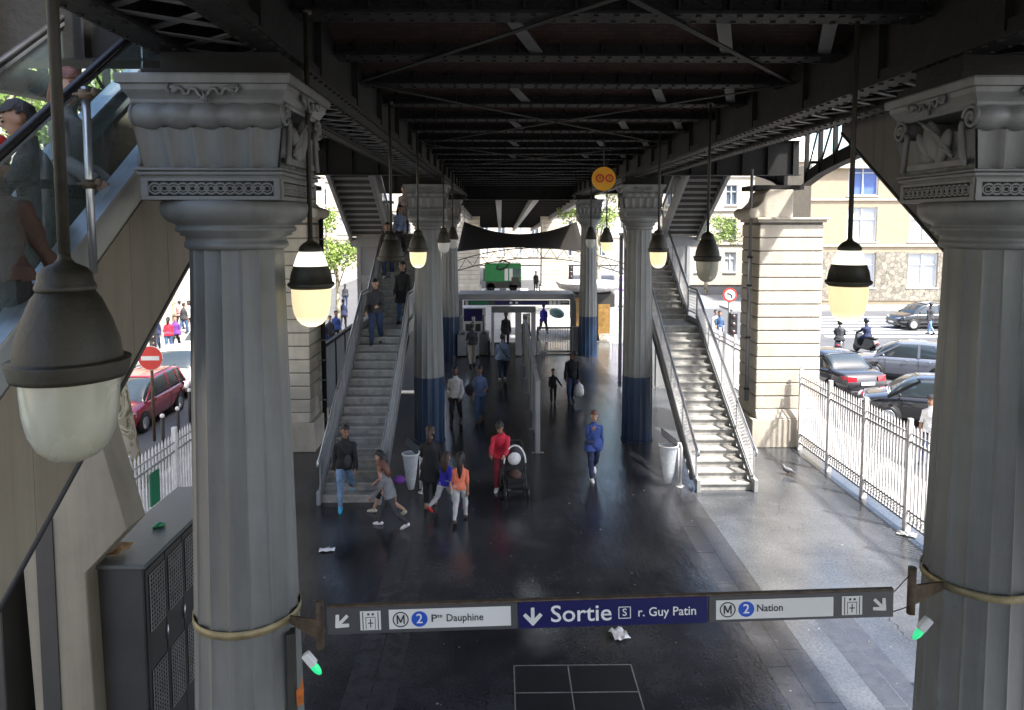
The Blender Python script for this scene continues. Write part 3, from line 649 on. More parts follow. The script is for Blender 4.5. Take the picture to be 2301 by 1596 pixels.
# ================================================================== STAIRCASES
def make_stair(sx, Y0, label, mesh_side):
    X = lambda d: .90+sx*d
    t = thing('staircase', label, 'staircase', (X(4.1), Y0, 0))
    TR, RI = .2778, .17
    di, do = 3.47, 4.78
    def bx(mb, d0, d1, y0, y1, z0, z1):
        a, b = sorted((X(d0), X(d1))); mb.box((a, min(y0,y1), z0), (b, max(y0,y1), z1))
    # flight 1 and 2 with a landing between, each step a slab with a nosing
    st = MB(); nose = MB()
    y, z = Y0, 0.; marks = []
    for n in range(18):
        bx(st, di+.05, do-.05, y, y+TR+.03, z+RI-.045, z+RI); bx(st, di+.05, do-.05, y+.012, y+.03, z-.0, z+RI-.045); bx(nose, di+.05, do-.05, y-.022, y+.03, z+RI-.03, z+RI+.004); y += TR; z += RI
    L0, LZ = y, z; bx(st, di+.05, do-.05, y, y+1.0, z-.06, z-.002); y += 1.0
    for n in range(15):
        bx(st, di+.05, do-.05, y, y+TR+.03, z+RI-.045, z+RI); bx(st, di+.05, do-.05, y+.012, y+.03, z-.0, z+RI-.045); bx(nose, di+.05, do-.05, y-.022, y+.03, z+RI-.03, z+RI+.004); y += TR; z += RI
    T0, TZ = y, z
    bx(st, di+.05, 5.90, y, y+1.3, z-.08, z-.002); bx(st, 4.84, 5.90, y-1.2, y, z-.08, z-.002); st.build('steps', 'stair_tread', t); nose.build('nosings', 'stair_tread_light', t)
    # flight 3 turns back over the outer side
    f3 = MB(); r3 = MB(); y, z = T0-1.1, TZ; d0, d1 = 4.62, 5.86
    for n in range(18):
        bx(f3, d0+.04, d1-.04, y-TR-.04, y, z+RI-.065, z+RI); bx(r3, d0+.04, d1-.04, y-.03, y-.01, z-.0, z+RI-.065); y -= TR; z += RI
    E0, EZ = y, z; f3.build('upper_flight_steps', 'stair_paint', t); r3.build('upper_flight_shaded_risers', 'cabinet', t)  # risers coloured dark to draw the shaded gaps between steps
    # stringers
    def stringer(d, w, ya, za, yb, zb, lo, hi):
        m = MB(); a, b = sorted((X(d), X(d+w))); m.hexa([(a,ya,za-lo),(b,ya,za-lo),(b,yb,zb-lo),(a,yb,zb-lo),(a,ya,za+hi),(b,ya,za+hi),(b,yb,zb+hi),(a,yb,zb+hi)]); return m
    for d in (di, do-.03):
        m = stringer(d, .03, Y0-.05, .0, L0, LZ, .10, .24); m2 = stringer(d, .03, L0, LZ, L0+1.0, LZ, .2, .16); m3 = stringer(d, .03, L0+1, LZ, T0, TZ, .16, .24)
        m.v[0:2] = [(v[0], v[1], -.0) for v in m.v[0:2]]
        # broad closing flange on top of the stringer
        for q in (m2, m3): m.add(q.v, q.f)
        fl = stringer(d-.03, .09, Y0-.05, .24, L0, LZ+.24, .0, .02); m.add(fl.v, fl.f); fl = stringer(d-.03, .09, L0+1, LZ+.24, T0, TZ+.24, .0, .02); m.add(fl.v, fl.f)
        bot = stringer(d-.03, .09, Y0+.4, .10, L0, LZ-.24, .0, .03); m.add(bot.v, bot.f)
        m.build('stringer', 'stair_paint', t)
    for d in (d0, d1-.03):
        m = stringer(d, .03, T0-1.0, TZ, E0, EZ, .28, .20); fl = stringer(d-.04, .11, T0-1.0, TZ-.28, E0, EZ-.28, .02, .0); m.add(fl.v, fl.f); m.build('stringer', 'stair_paint', t)
    # end shoes
    for d in (di-.02, do-.05):
        m = MB(); bx(m, d, d+.09, Y0-.16, Y0+.02, 0, .30); m.build('end_shoe', 'stair_paint', t, bevel=.01)
    # balustrades: posts, infill and handrail
    def balustrade(d, segs, infill, name='balustrade'):
        po = MB(); fi = MB()
        for (ya, za, yb, zb) in segs:
            n = max(1, round(abs(yb-ya)/1.15))
            for i in range(n+1):
                u = i/n; yy = ya+(yb-ya)*u; zz = za+(zb-za)*u; po.bar((X(d),yy,zz+.22),(X(d),yy,zz+.98),.03,.03)
            po.bar((X(d),ya,za+.30),(X(d),yb,zb+.30),.025,.03); po.bar((X(d),ya,za+.90),(X(d),yb,zb+.90),.025,.03)
            if infill == 'bars':
                k = int(abs(yb-ya)/.085)
                for i in range(k+1):
                    u = i/k; yy = ya+(yb-ya)*u; zz = za+(zb-za)*u; fi.bar((X(d),yy,zz+.31),(X(d),yy,zz+.89),.006,.010)
                for h in [.31+.085*j for j in range(7)]: fi.bar((X(d)+.001,ya,za+h),(X(d)+.001,yb,zb+h),.006,.010)
            else:
                fi.add([(X(d),ya,za+.31),(X(d),yb,zb+.31),(X(d),yb,zb+.89),(X(d),ya,za+.89)], [(0,1,2,3)])
        b = po.build(name, 'stair_paint', t)
        fo = fi.build('infill', 'fence_paint' if infill == 'bars' else 'mesh_glass', b)
        hp = []
        for j, (ya, za, yb, zb) in enumerate(segs):
            hp += ([(X(d),ya,za+1.0)] if j == 0 else []) + [(X(d),yb,zb+1.0)]
        if abs(segs[0][0]-Y0) < .2:
            a = Vector(hp[0]); hp = [tuple(a+Vector((0,-.10,-.17))), tuple(a+Vector((0,-.20,-.13))), tuple(a+Vector((0,-.16,-.04)))]+hp
        h = MB(); h.tube(hp, .028, 8); h.build('handrail', 'steel', b)
    S = [(Y0,.0,L0,LZ),(L0,LZ,L0+1.0,LZ),(L0+1.0,LZ,T0,TZ)]
    balustrade(di, S, mesh_side); balustrade(do-.015, S, mesh_side)
    balustrade(d0+.015, [(T0-1.1,TZ,E0,EZ)], 'glass'); balustrade(d1-.015, [(T0-1.1,TZ,E0,EZ)], 'glass')
    # tower under the top landing
    m = MB(); 
    for d in (3.55, 4.75, 5.80):
        for yy in (T0+.15, T0+1.2): bx(m, d, d+.12, yy, yy+.12, 0, TZ-.09)
    for zz in (2.6, 3.9, TZ-.32): bx(m, 3.55, 5.9, T0+.17, T0+.25, zz, zz+.22)
    m.build('landing_frame', 'stair_paint', t)
    m = MB(); bx(m, 4.62, 5.88, T0-1.12, T0-1.08, TZ-.42, TZ-.1); m.build('front_beam', 'stair_paint', t)
    m = MB(); bx(m, 4.87, 5.79, T0+.19, T0+.23, .05, 2.6); bx(m, 3.68, 4.74, T0+.19, T0+.23, .05, 3.9); bx(m, 4.87, 5.79, T0+.19, T0+.23, 2.83, 3.88); m.build('landing_panel', 'sheet_grey', t)
    m = MB(); bx(m, 4.87, 5.79, T0+.20, T0+.215, 4.14, TZ-.33); m.build('landing_window', 'mesh_glass', t)
    m = MB(); bx(m, d0-.6, d1+.05, E0-1.4, E0+.02, EZ-.3, EZ-.02); m.build('platform_head', 'girder_light', t)
    return t
make_stair(1, 16.0, 'bright sunlit staircase with mesh balustrades beside the right stone pier', 'bars')
make_stair(-1, 15.4, 'dark shaded staircase with people coming down, beside the left stone pier', 'glass')

# ================================================================== ESCALATORS (near left in full, near right its underside)
def escalator(label, X0, w, zb, slope, Ya, Yb, glass=True, skin='cladding'):
    """X0 inner side plane, w signed width, zb(Y) height of the lower cladding edge"""
    t = thing('escalator', label, 'escalator', (X0+w/2, Ya, 0))
    s = 1 if w > 0 else -1
    def band(x0, x1, lo, hi, mm, name, ya=Ya, yb=Yb, par=None):
        a, b = sorted((x0, x1)); m = MB(); m.hexa([(a,ya,zb(ya)+lo),(b,ya,zb(ya)+lo),(b,yb,zb(yb)+lo),(a,yb,zb(yb)+lo),(a,ya,zb(ya)+hi),(b,ya,zb(ya)+hi),(b,yb,zb(yb)+hi),(a,yb,zb(yb)+hi)])
        return m.build(name, mm, par or t)
    for xa in (X0, X0+w):
        cl = MB(); y = Ya
        while y < Yb-.01:
            e = min(y+.62, Yb)
            a, b = sorted((xa, xa-s*.03 if xa == X0 else xa+s*.03)); q = e-.006
            cl.hexa([(a,y,zb(y)+.03),(b,y,zb(y)+.03),(b,q,zb(q)+.03),(a,q,zb(q)+.03),(a,y,zb(y)+1.08),(b,y,zb(y)+1.08),(b,q,zb(q)+1.08),(a,q,zb(q)+1.08)])
            y = e
        cl.build('side_cladding', skin, t)
    band(X0+s*.01, X0+w-s*.01, .03, .06, 'girder_paint', 'soffit')
    m = MB(); m.tube([(X0,Ya,zb(Ya)),(X0,Yb,zb(Yb))], .04, 10); m.build('edge_tube', 'black_plastic', t)
    band(X0-s*.02, X0+s*.04, 1.08, 1.34, 'steel_skirt', 'skirt'); band(X0+w-s*.04, X0+w+s*.02, 1.08, 1.34, 'steel_skirt', 'skirt')
    band(X0-s*.03, X0+s*.12, 1.342, 1.37, 'steel', 'trim'); band(X0+w-s*.12, X0+w+s*.03, 1.342, 1.37, 'steel', 'trim')
    if glass:
        for xa in (X0+s*.05, X0+w-s*.05):
            g = MB(); yy = Ya
            while yy < Yb-.01:
                e = min(yy+1.2, Yb)-.012
                g.hexa([(xa-.006,yy,zb(yy)+1.36),(xa+.006,yy,zb(yy)+1.36),(xa+.006,e,zb(e)+1.36),(xa-.006,e,zb(e)+1.36),(xa-.006,yy,zb(yy)+2.26),(xa+.006,yy,zb(yy)+2.26),(xa+.006,e,zb(e)+2.26),(xa-.006,e,zb(e)+2.26)])
                yy += 1.2
            g.build('glass_panel', 'tint_glass', t)
            h = MB(); h.tube([(xa,Ya,zb(Ya)+2.31),(xa,Yb,zb(Yb)+2.31)], .030, 10, sq=(1,.8)); h.build('handrail', 'rubber', t)
            h = MB(); h.bar((xa,Ya,zb(Ya)+2.265),(xa,Yb,zb(Yb)+2.265),.05,.02); h.build('rail_channel', 'steel', t)
        stp = MB(); yy = Ya
        while yy < Yb-.4:
            z = zb(yy)+.78; stp.box((min(X0+s*.12,X0+w-s*.12),yy,z-.27),(max(X0+s*.12,X0+w-s*.12),yy+.405,z)); yy += .40
        stp.build('moving_steps', 'step_metal', t)
    return t
zbL = lambda y: 4.94+.67*(y-5.54)
zbR = lambda y: 5.77+.62*(y-7.6)
escL = escalator('escalator with tan side panels and glass balustrade climbing past the near left column', -2.80, -.80, zbL, .67, 1.2, 10.2)
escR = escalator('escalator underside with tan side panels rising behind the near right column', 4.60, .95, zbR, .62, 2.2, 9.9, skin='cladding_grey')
# flared support of the left escalator
t = thing('escalator_support', 'tall tan flared sheet metal support under the left escalator', 'support', (-4.2, 6.6, 0))
poly = [atY(*p, 6.6) for p in ((150,1045),(128,930),(180,840),(232,1005),(287,1190),(192,1290),(214,1596),(86,1596),(48,1240))]
pp = [(p.x, p.z) for p in poly]; pp[6] = (pp[6][0]+.02, 0); pp[7] = (pp[7][0]+.02, 0)
MB().prism(pp, 6.6, 6.95, 'y').build('shell', 'cladding', t, bevel=.01)
MB().box((pp[7][0]+.04,6.585,0),(pp[7][0]+.20,6.6,3.3)).build('dark_panel', 'cabinet', t)
# standing pole with couplers on the balustrade
t = thing('scaffold_pole', 'short vertical pole with clamps fixed to the glass side of the left escalator', 'pole', (-2.70, 4.9, 5.7))
MB().tube([(-2.70,4.9,5.66),(-2.70,4.9,6.88)], .026, 10).build('tube', 'steel', t)
for z in (6.22, 6.80):
    m = MB(); m.lathe([(.042,z),(.042,z+.06)], (-2.70,4.9,0), 12); m.tube([(-2.78,4.9,z+.03),(-2.62,4.86,z+.03)], .012, 8); m.ell((-2.62,4.86,z+.04),(.025,.02,.03),8,6); m.build('clamp', 'bracket_rust', t)

# ================================================================== GREY CABINETS under the left escalator
Z = 2.72; _a = G(325,1278,Z); _b = G(190,1280,Z); X1, X0c, YF = _a.x, _b.x, _a.y
t = thing('equipment_cabinet', 'dark grey metal cabinet with mesh grilles behind the near left column', 'cabinet', (-3.7, 7.8, 0))
MB().box((X0c,YF,0),(X1-.02,YF+2.0,Z)).build('body', 'cabinet', t, bevel=.01)
MB().box((X0c-.02,YF-.03,Z+.002),(X1+.02,YF+2.05,Z+.05)).build('top_panel', 'cabinet_top', t, bevel=.008)
y = YF+.02
for k in range(5):
    y1 = y+.39
    d = MB().box((X1-.018,y+.01,.12),(X1,y1-.01,Z-.03)).build('door', 'cabinet', t, bevel=.004)
    for z0, z1 in ((1.02,1.66),(2.06,2.62)):
        MB().box((X1+.001,y+.04,z0),(X1+.003,y1-.04,z1)).build('opening', 'dark_inside', d)
        g = MB()
        for i in range(7): yy = y+.05+i*.048; g.bar((X1+.012,yy,z0),(X1+.012,yy,z1),.008,.009)
        n = int((z1-z0)/.042)
        for i in range(n+1): zz = z0+i*(z1-z0)/n; g.bar((X1+.013,y+.04,zz),(X1+.013,y1-.04,zz),.007,.009)
        g.build('grille', 'cabinet_mesh', d)
    MB().tube([(X1+.02,y1-.03,1.8),(X1+.02,y1-.03,1.95)], .01, 8).build('latch', 'steel', d)
    y = y1+.005
t = thing('equipment_cabinet', 'plain dark cabinet at the bottom left corner beside the tan support', 'cabinet', (-5, 6.7, 0))
MB().box((-5.6,6.5,0),(-4.55,7.4,2.85)).build('body', 'cabinet', t, bevel=.01)
MB().box((-5.62,6.48,2.852),(-4.53,7.42,2.90)).build('top_panel', 'cabinet_top', t, bevel=.006)
p = atY(357,1180,7.6)
m = MB(); cc = G(357,1180,2.80); m.tube([(cc.x-.05,cc.y-.04,2.785),(cc.x,cc.y,2.80),(cc.x+.05,cc.y+.04,2.79)], [.02,.035,.015], 8)
tag(m.build('crumpled_can', 'green_lens'), 'small crushed green can on top of the grilled cabinet', 'can')
MATS['can_green'] = mat('can_green', (.03,.22,.10), .35, .3, .4, 20); COL.objects['crumpled_can'].data.materials[0] = MATS['can_green']
m = MB(); vs = []
for i in range(7):
    for j in range(5): vs.append((X0c+.02+i*.045+.01*math.sin(j*2), YF+.05+j*.07, 2.79+.05*math.sin(i*1.3+j)*math.sin(j*.8)+.045))
m.add(vs, [(i*5+j,(i+1)*5+j,(i+1)*5+j+1,i*5+j+1) for i in range(6) for j in range(4)], True)
o = tag(m.build('paper_bag', 'leaf_dry'), 'crumpled brown paper bag lying on the grilled cabinet', 'bag'); sm = o.modifiers.new('s', 'SOLIDIFY'); sm.thickness = .006

# ================================================================== PENDANT LAMPS
def make_lamp(label, loc, state, white_band=False, ztop=7.6):
    K_ = lambda P: [(r_*.915, z_) for r_, z_ in P]
    """origin at the lowest point of the globe"""
    t = thing('pendant_lamp', label, 'lamp', loc, 0, 'bell shaped pendant lamps in two rows under the viaduct', world=False)
    S = 'lamp_shell'
    if white_band:
        MB().lathe(K_([(.165,.30),(.185,.315),(.197,.33),(.19,.345),(.178,.35),(.165,.42),(.143,.475)]), n=32, cap=False).build('housing', S, t)
        MB().lathe(K_([(.143,.475),(.112,.56),(.096,.585)]), n=32, cap=False).build('light_window', 'lamp_white', t)
        MB().lathe(K_([(.096,.585),(.10,.60),(.088,.625),(.06,.65),(.03,.665),(.022,.68),(.02,.70)]), n=24).build('cap', S, t)
    else:
        MB().lathe(K_([(.165,.285),(.19,.29),(.195,.305),(.205,.345),(.205,.352),(.178,.352),(.178,.36),(.17,.42),(.145,.49),(.115,.555),(.095,.58),(.092,.582)]), n=40, cap=False).build('housing', S, t)
        MB().lathe(K_([(.096,.582),(.102,.59),(.10,.60),(.092,.615),(.088,.64),(.07,.66),(.035,.675),(.022,.69),(.02,.71)]), n=32).build('cap', S, t)
    if state != 'none':
        gm = {'lit': 'lamp_lit', 'frost': 'lamp_frost', 'white': 'lamp_white2'}[state]
        MB().lathe(K_([(.001,0),(.04,.003),(.085,.022),(.12,.055),(.145,.105),(.158,.17),(.163,.24),(.165,.30)]), n=40, cap=False).build('globe', gm, t)
    else:
        MB().lathe(K_([(.001,.29),(.16,.292)]), n=24, cap=False).build('socket_plate', 'dark_inside', t)
    L = ztop-loc[2]
    MB().tube([(0,0,.69),(0,0,L-.02)], .019, 10).build('rod', S, t)
    MB().lathe(K_([(.05,L-.03),(.05,L)]), n=14).build('ceiling_rose', S, t)
    return t
def lit_globe():
    m = MATS['lamp_lit']; nt = m.node_tree; p = nt.nodes['Principled BSDF']; tc = nt.nodes.new('ShaderNodeTexCoord')
    # the bulb inside: a hotter spot low in the frosted bowl
    d = nt.nodes.new('ShaderNodeVectorMath'); d.operation = 'DISTANCE'; d.inputs[1].default_value = (0,0,.06); nt.links.new(tc.outputs['Object'], d.inputs[0])
    mr = nt.nodes.new('ShaderNodeMapRange'); mr.inputs[1].default_value = .055; mr.inputs[2].default_value = .13; mr.inputs[3].default_value = .75; mr.inputs[4].default_value = .22; nt.links.new(d.outputs['Value'], mr.inputs[0]); nt.links.new(mr.outputs[0], p.inputs['Emission Strength'])
lit_globe(); mat('lamp_white2', (.72,.72,.68), .3, 0, .05, 4)
LA = -1.47; LB = 2.80
LAMPS = [(LA+.015,2.47,'frost',0,'large unlit pendant lamp with yellowish globe nearest at the far left'),
 (LA,5.70,'lit',1,'glowing pendant lamp with a bright window in its shell, right of the near left column'),
 (LA,9.9,'none',0,'dark pendant lamp without a globe hanging over the left staircase'),
 (LA,13.1,'lit',0,'small glowing pendant lamp in front of the blue footed column left of the hall'),
 (LA,19.0,'white',0,'small unlit lamp with white globe behind the left blue footed column, nearer of two'),
 (LA,22.6,'white',0,'small unlit lamp with white globe at the left tip of the dark canopy'),
 (LB,5.85,'lit',1,'glowing pendant lamp with a bright window in its shell, left of the near right column'),
 (LB,9.9,'frost',0,'unlit pendant lamp with pale globe hanging above the bright right staircase'),
 (LB,13.0,'lit',0,'glowing pendant lamp in front of the right blue footed column'),
 (LB,19.4,'lit',0,'small orange glowing lamp between the right columns above the kiosk'),
 (LB,22.8,'white',0,'small unlit lamp with white globe in front of the far right column')]
for x, y, st, wb, lab in LAMPS: make_lamp(lab, (x,y,5.19), st, bool(wb))

# ================================================================== LONG HANGING SIGN between the near columns
P0 = atY(735,1397,5.18); P1 = atY(2008,1357,5.18); dirx = (P1-P0).normalized(); Ls = (P1-P0).length; k = Ls/1273.
up = Vector((0,0,1)); up = (up-dirx*up.dot(dirx)).normalized(); nrm = dirx.cross(up)
def SM(px, py, lift=.0): # matrix at sign pixel offset (px right, py up from the centre line)
    o = P0+dirx*(px*k)+up*(py*k)+nrm*lift
    return Matrix(((dirx.x,up.x,nrm.x,o.x),(dirx.y,up.y,nrm.y,o.y),(dirx.z,up.z,nrm.z,o.z),(0,0,0,1)))
sg = thing('station_sign', 'long grey and blue hanging sign reading Sortie between the two near columns', 'sign', tuple(P0))
def plate(px0, px1, py0, py1, d0, d1, m, name, par=None, bev=0):
    M = SM(0,0); q = MB().box((px0*k,py0*k,d0),(px1*k,py1*k,d1)); q.xf(M); return q.build(name, m, par or sg, bevel=bev)
b1 = plate(0,425,-31,31,-.03,0,'sign_grey','grey_panel',bev=.004); b2 = plate(427,852,-31,31,-.03,0,'sign_blue','blue_panel',bev=.003); b3 = plate(855,1273,-31,31,-.03,0,'sign_grey','grey_panel',bev=.004)
plate(0,1273,31.5,35,-.034,.002,'bracket_rust','top_rail')
w1 = plate(138,410,-22,23,.001,.003,'sign_white','white_field',b1); w2 = plate(871,1136,-24,21,.001,.003,'sign_white','white_field',b3)
def poly2(pts, px, py, m, name, par, lift=.004, th=.0012):
    q = MB(); n = len(pts); q.add([(x*k,y*k,lift) for x,y in pts]+[(x*k,y*k,lift+th) for x,y in pts], [tuple(range(n)), tuple(range(n,2*n))]+[(i,(i+1)%n,(i+1)%n+n,i+n) for i in range(n)]); q.xf(SM(px,py)); return q.build(name, m, par)
def ring(px, py, ro, ri, m, name, par, lift=.0045):
    q = MB(); n = 40; vs = [(ro*k*math.cos(2*math.pi*i/n),ro*k*math.sin(2*math.pi*i/n),lift) for i in range(n)]
    if ri: 
        vs += [(ri*k*math.cos(2*math.pi*i/n),ri*k*math.sin(2*math.pi*i/n),lift) for i in range(n)]; fs = [(i,(i+1)%n,(i+1)%n+n,i+n) for i in range(n)]
    else: fs = [tuple(range(n))]
    q.add(vs, fs); q.xf(SM(px,py)); return q.build(name, m, par)
def arrow(px, py, ang, m, par, s=1.0):
    ca, sa = math.cos(ang), math.sin(ang)
    def rt(P): return [((x*ca-y*sa)*s,(x*sa+y*ca)*s) for x,y in P]
    # pointing down before turning
    poly2(rt([(-4,20),(4,20),(4,-16),(-4,-16)]), px, py, 'sign_white', 'arrow_shaft', par)
    poly2(rt([(-22,2),(-16,8),(4,-13),(-1,-22)]), px, py, 'sign_white', 'arrow_head', par, .0045); poly2(rt([(22,2),(16,8),(-4,-13),(1,-22)]), px, py, 'sign_white', 'arrow_head', par, .005)
arrow(33,0,-math.pi/4,'sign_white',b1,.93); arrow(459,-2,0,'sign_white',b2,1.0); arrow(1241,0,math.pi/4,'sign_white',b3,.9)
def lift_icon(px, par):
    poly2([(-23,-22),(23,-22),(23,22),(-23,22)], px, 0, 'sign_white', 'lift_pictogram', par, .004)
    for a, b_, c, d in ((-18,-21,-16,20),(16,-21,18,20),(-11,-20,-9.6,8),(9.6,-20,11,8),(-11,7,11,8.4),(-1.2,-16,1.2,4),(-6,-7,6,-4.6),(-7,12,-2,17),(3,12,8,17)):
        poly2([(a,b_),(c,b_),(c,d),(a,d)], px, 0, 'sign_ink', 'pictogram_line', par, .0056, .0004)
lift_icon(97, b1); lift_icon(1178, b3)
def line_marks(px, py, name_, par):
    ring(px,py,18,15.3,'sign_ink','metro_ring',par); poly2([(-9,-10),(-6,-10),(-6,4),(-1.5,-7),(1.5,-7),(6,4),(6,-10),(9,-10),(9,10.5),(5.5,10.5),(0,-2.5),(-5.5,10.5),(-9,10.5)], px, py, 'sign_ink', 'metro_letter', par, .0045)
    ring(px+42,py,18,0,'line_blue','line_disc',par); text_mesh('2', 31*k, 'white_paint', 'line_number', par, SM(px+42,py,.0055), .0005, .0008, 'CENTER')
line_marks(164,0,'',b1); line_marks(897,-1,'',b3)
text_mesh('P', 24*k, 'sign_ink', 'lettering', b1, SM(231,0,.005), .0005, .0008, 'LEFT', 13*k)
text_mesh('te', 13*k, 'sign_ink', 'lettering', b1, SM(246,6,.005), .0005, .0004, 'LEFT', 11*k)
text_mesh('Dauphine', 24*k, 'sign_ink', 'lettering', b1, SM(265,0,.005), .0005, .0007, 'LEFT', 82*k)
text_mesh('Nation', 24*k, 'sign_ink', 'lettering', b3, SM(962,0,.005), .0005, .0007, 'LEFT', 58*k)
text_mesh('Sortie', 54*k, 'white_paint', 'lettering', b2, SM(498,0,.005), .0005, .0016, 'LEFT', 136*k)
text_mesh('r. Guy Patin', 29*k, 'white_paint', 'lettering', b2, SM(694,-1,.005), .0005, .0009, 'LEFT', 130*k)
for a in ((-14,-14,14,-12),(-14,12,14,14),(-14,-14,-12,14),(12,-14,14,14)): poly2([(a[0],a[1]),(a[2],a[1]),(a[2],a[3]),(a[0],a[3])], 665, 0, 'white_paint', 'exit_box', b2)
text_mesh('S', 24*k, 'white_paint', 'exit_letter', b2, SM(665,0,.005), .0005, .0008, 'CENTER')
def bracket(label, cx, zr, px0, sgn, lab2):
    """strap round the column with an upright plate that carries the sign end"""
    t = thing('column_strap', label, 'strap', (cx, 5.62, zr))
    MB().lathe([(.398,zr),(.405,zr),(.405,zr+.06),(.398,zr+.06)], (cx,5.62,0), 64, cap=False).build('band', 'strap_brass', t)
    p = atY(px0, 1385, 5.25); xs = p.x
    m = MB(); m.tube([(xs,5.28,zr-.10),(xs,5.28,zr+.26)], .03, 12); m.build('upright', 'bracket_rust', t)
    m = MB(); m.hexa([(xs,5.27,zr-.04),(xs,5.29,zr-.04),(cx-sgn*.38,5.46,zr-.0),(cx-sgn*.38,5.44,zr-.0),(xs,5.27,zr+.12),(xs,5.29,zr+.12),(cx-sgn*.38,5.46,zr+.06),(cx-sgn*.38,5.44,zr+.06)]); m.build('arm_plate', 'bracket_rust', t)
    e = P0 if sgn < 0 else P1; m = MB(); m.tube([(xs,5.28,zr+.22),tuple(e+up*.09)], .004, 6); m.tube([(xs,5.28,zr-.04),tuple(e-up*.06)], .004, 6); m.build('stay_wire', 'cable', t)
    u = thing('exit_light', lab2, 'light', (xs+sgn*.06, 5.25, zr-.25), 0, 'small green exit lights on the near columns')
    M = Matrix.Translation((xs+(-.05 if sgn < 0 else .06),5.22,zr-.17)) @ Matrix.Rotation(R(-52 if sgn > 0 else 52), 4, 'Y')
    a = MB().box((-.08,-.028,-.03),(.03,.028,.03)); a.xf(M @ Matrix.Rotation(R(180 if sgn > 0 else 0), 4, 'Z')); a.build('housing', 'white_plastic', u, bevel=.008)
    a = MB(); a.ell((.045 if sgn < 0 else -.045,0,-.008), (.075,.024,.030), 14, 8); a.xf(M); a.build('green_lens', 'green_lens', u)
    return t
bracket('brass coloured strap round the near left column with a rusty upright', -2.0, 2.93, 716, -1, 'green and white exit light below the left end of the long sign')
bracket('brass coloured strap round the near right column with a rusty upright', 3.81, 3.16, 2051, 1, 'green lit exit light below the right end of the long sign')
# round yellow sign hung from the beams
c = atY(1357,402,14.0)
t = thing('round_sign', 'round yellow hanging disc with two red rings and black digits under the beams', 'sign', tuple(c))
def disc(cx, cz, ro, ri, y0, y1, m, name):
    q = MB(); n = 36; vs = []
    for y in (y0,y1):
        vs += [(cx+ro*math.cos(2*math.pi*i/n),y,cz+ro*math.sin(2*math.pi*i/n)) for i in range(n)]
    if ri:
        for y in (y0,y1): vs += [(cx+ri*math.cos(2*math.pi*i/n),y,cz+ri*math.sin(2*math.pi*i/n)) for i in range(n)]
        fs = [(i,(i+1)%n,(i+1)%n+n,i+n) for i in range(n)]+[(2*n+i,2*n+(i+1)%n,3*n+(i+1)%n,3*n+i) for i in range(n)]+[(i,(i+1)%n,2*n+(i+1)%n,2*n+i) for i in range(n)]+[(n+i,n+(i+1)%n,3*n+(i+1)%n,3*n+i) for i in range(n)]
    else: fs = [tuple(range(n)),tuple(range(n,2*n))]+[(i,(i+1)%n,(i+1)%n+n,i+n) for i in range(n)]
    return q.add(vs, fs).build(name, m, t)
disc(c.x,c.z,.225,0,c.y,c.y+.05,'yellow_orange','disc'); disc(c.x-.075,c.z+.01,.082,.05,c.y-.006,c.y-.002,'red_paint','red_ring'); disc(c.x+.105,c.z+.01,.078,.048,c.y-.006,c.y-.002,'red_paint','red_ring')
for ch, dx in (('0',-.075),('3',.105)):
    M = Matrix(((1,0,0,c.x+dx),(0,0,-1,c.y-.004),(0,1,0,c.z+.012),(0,0,0,1))); text_mesh(ch, .085, 'sign_ink', 'digit', t, M, .001, .001, 'CENTER')
MB().tube([(c.x,c.y+.03,c.z+.2),(c.x,c.y+.03,7.6)], .012, 8).build('hanger', 'cable', t)

# ================================================================== TRASH BAG HOLDERS
mat('bag_film', (.62,.64,.66), .25, 0, .15, 9, .5, 8); MATS['bag_film'].node_tree.nodes['Principled BSDF'].inputs['Alpha'].default_value = .82
def make_bin(label, loc, mirror=1):
    t = thing('bin_bag_holder', label, 'litter bin', loc, 0, 'litter bag holders by the staircases', world=False)
    m = MB(); n = 24; prof = [(.05,.09),(.075,.10),(.125,.35),(.17,.70),(.20,.95)]; vs = []
    for r, z in prof:
        for i in range(n):
            a = 2*math.pi*i/n; w = 1+.05*math.sin(a*7+z*9)+.03*math.sin(a*13); vs.append((r*w*math.cos(a)*1.05, r*w*math.sin(a)*.9, z))
    m.add(vs, [(j*n+i,j*n+(i+1)%n,(j+1)*n+(i+1)%n,(j+1)*n+i) for j in range(4) for i in range(n)]+[tuple(range(n))], True); m.build('bag', 'bag_film', t)
    MB().tube([(.215*math.cos(2*math.pi*i/24),.19*math.sin(2*math.pi*i/24),.96) for i in range(25)], .022, 8, False).build('rim', 'white_plastic', t)
    s = mirror
    m = MB(); m.tube([(s*.30,.02,0),(s*.30,.02,.90),(s*.27,.02,1.0),(s*.20,.02,1.0)], .028, 8); m.tube([(s*.24,.02,.9),(s*.24,.02,.1)], .02, 8); m.lathe([(.10,0),(.10,.02)], (s*.28,.02,0), 20); m.build('post', 'fence_paint', t)
    m = MB(); M = Matrix.Translation((s*.05,.12,1.10)) @ Matrix.Rotation(R(38)*s, 4, 'Y') @ Matrix.Rotation(R(14), 4, 'X'); m.box((-.24,-.17,-.012),(.24,.17,.012)); m.xf(M); m.build('lid', 'black_plastic', t, bevel=.004)
    return t
make_bin('litter bag holder with a white bag at the foot of the right staircase', (3.80,16.25,0))
make_bin('litter bag holder with hanging pale bag behind the two children by the left staircase', (-2.0,15.95,0), 1).scale = (.85,.85,.93)

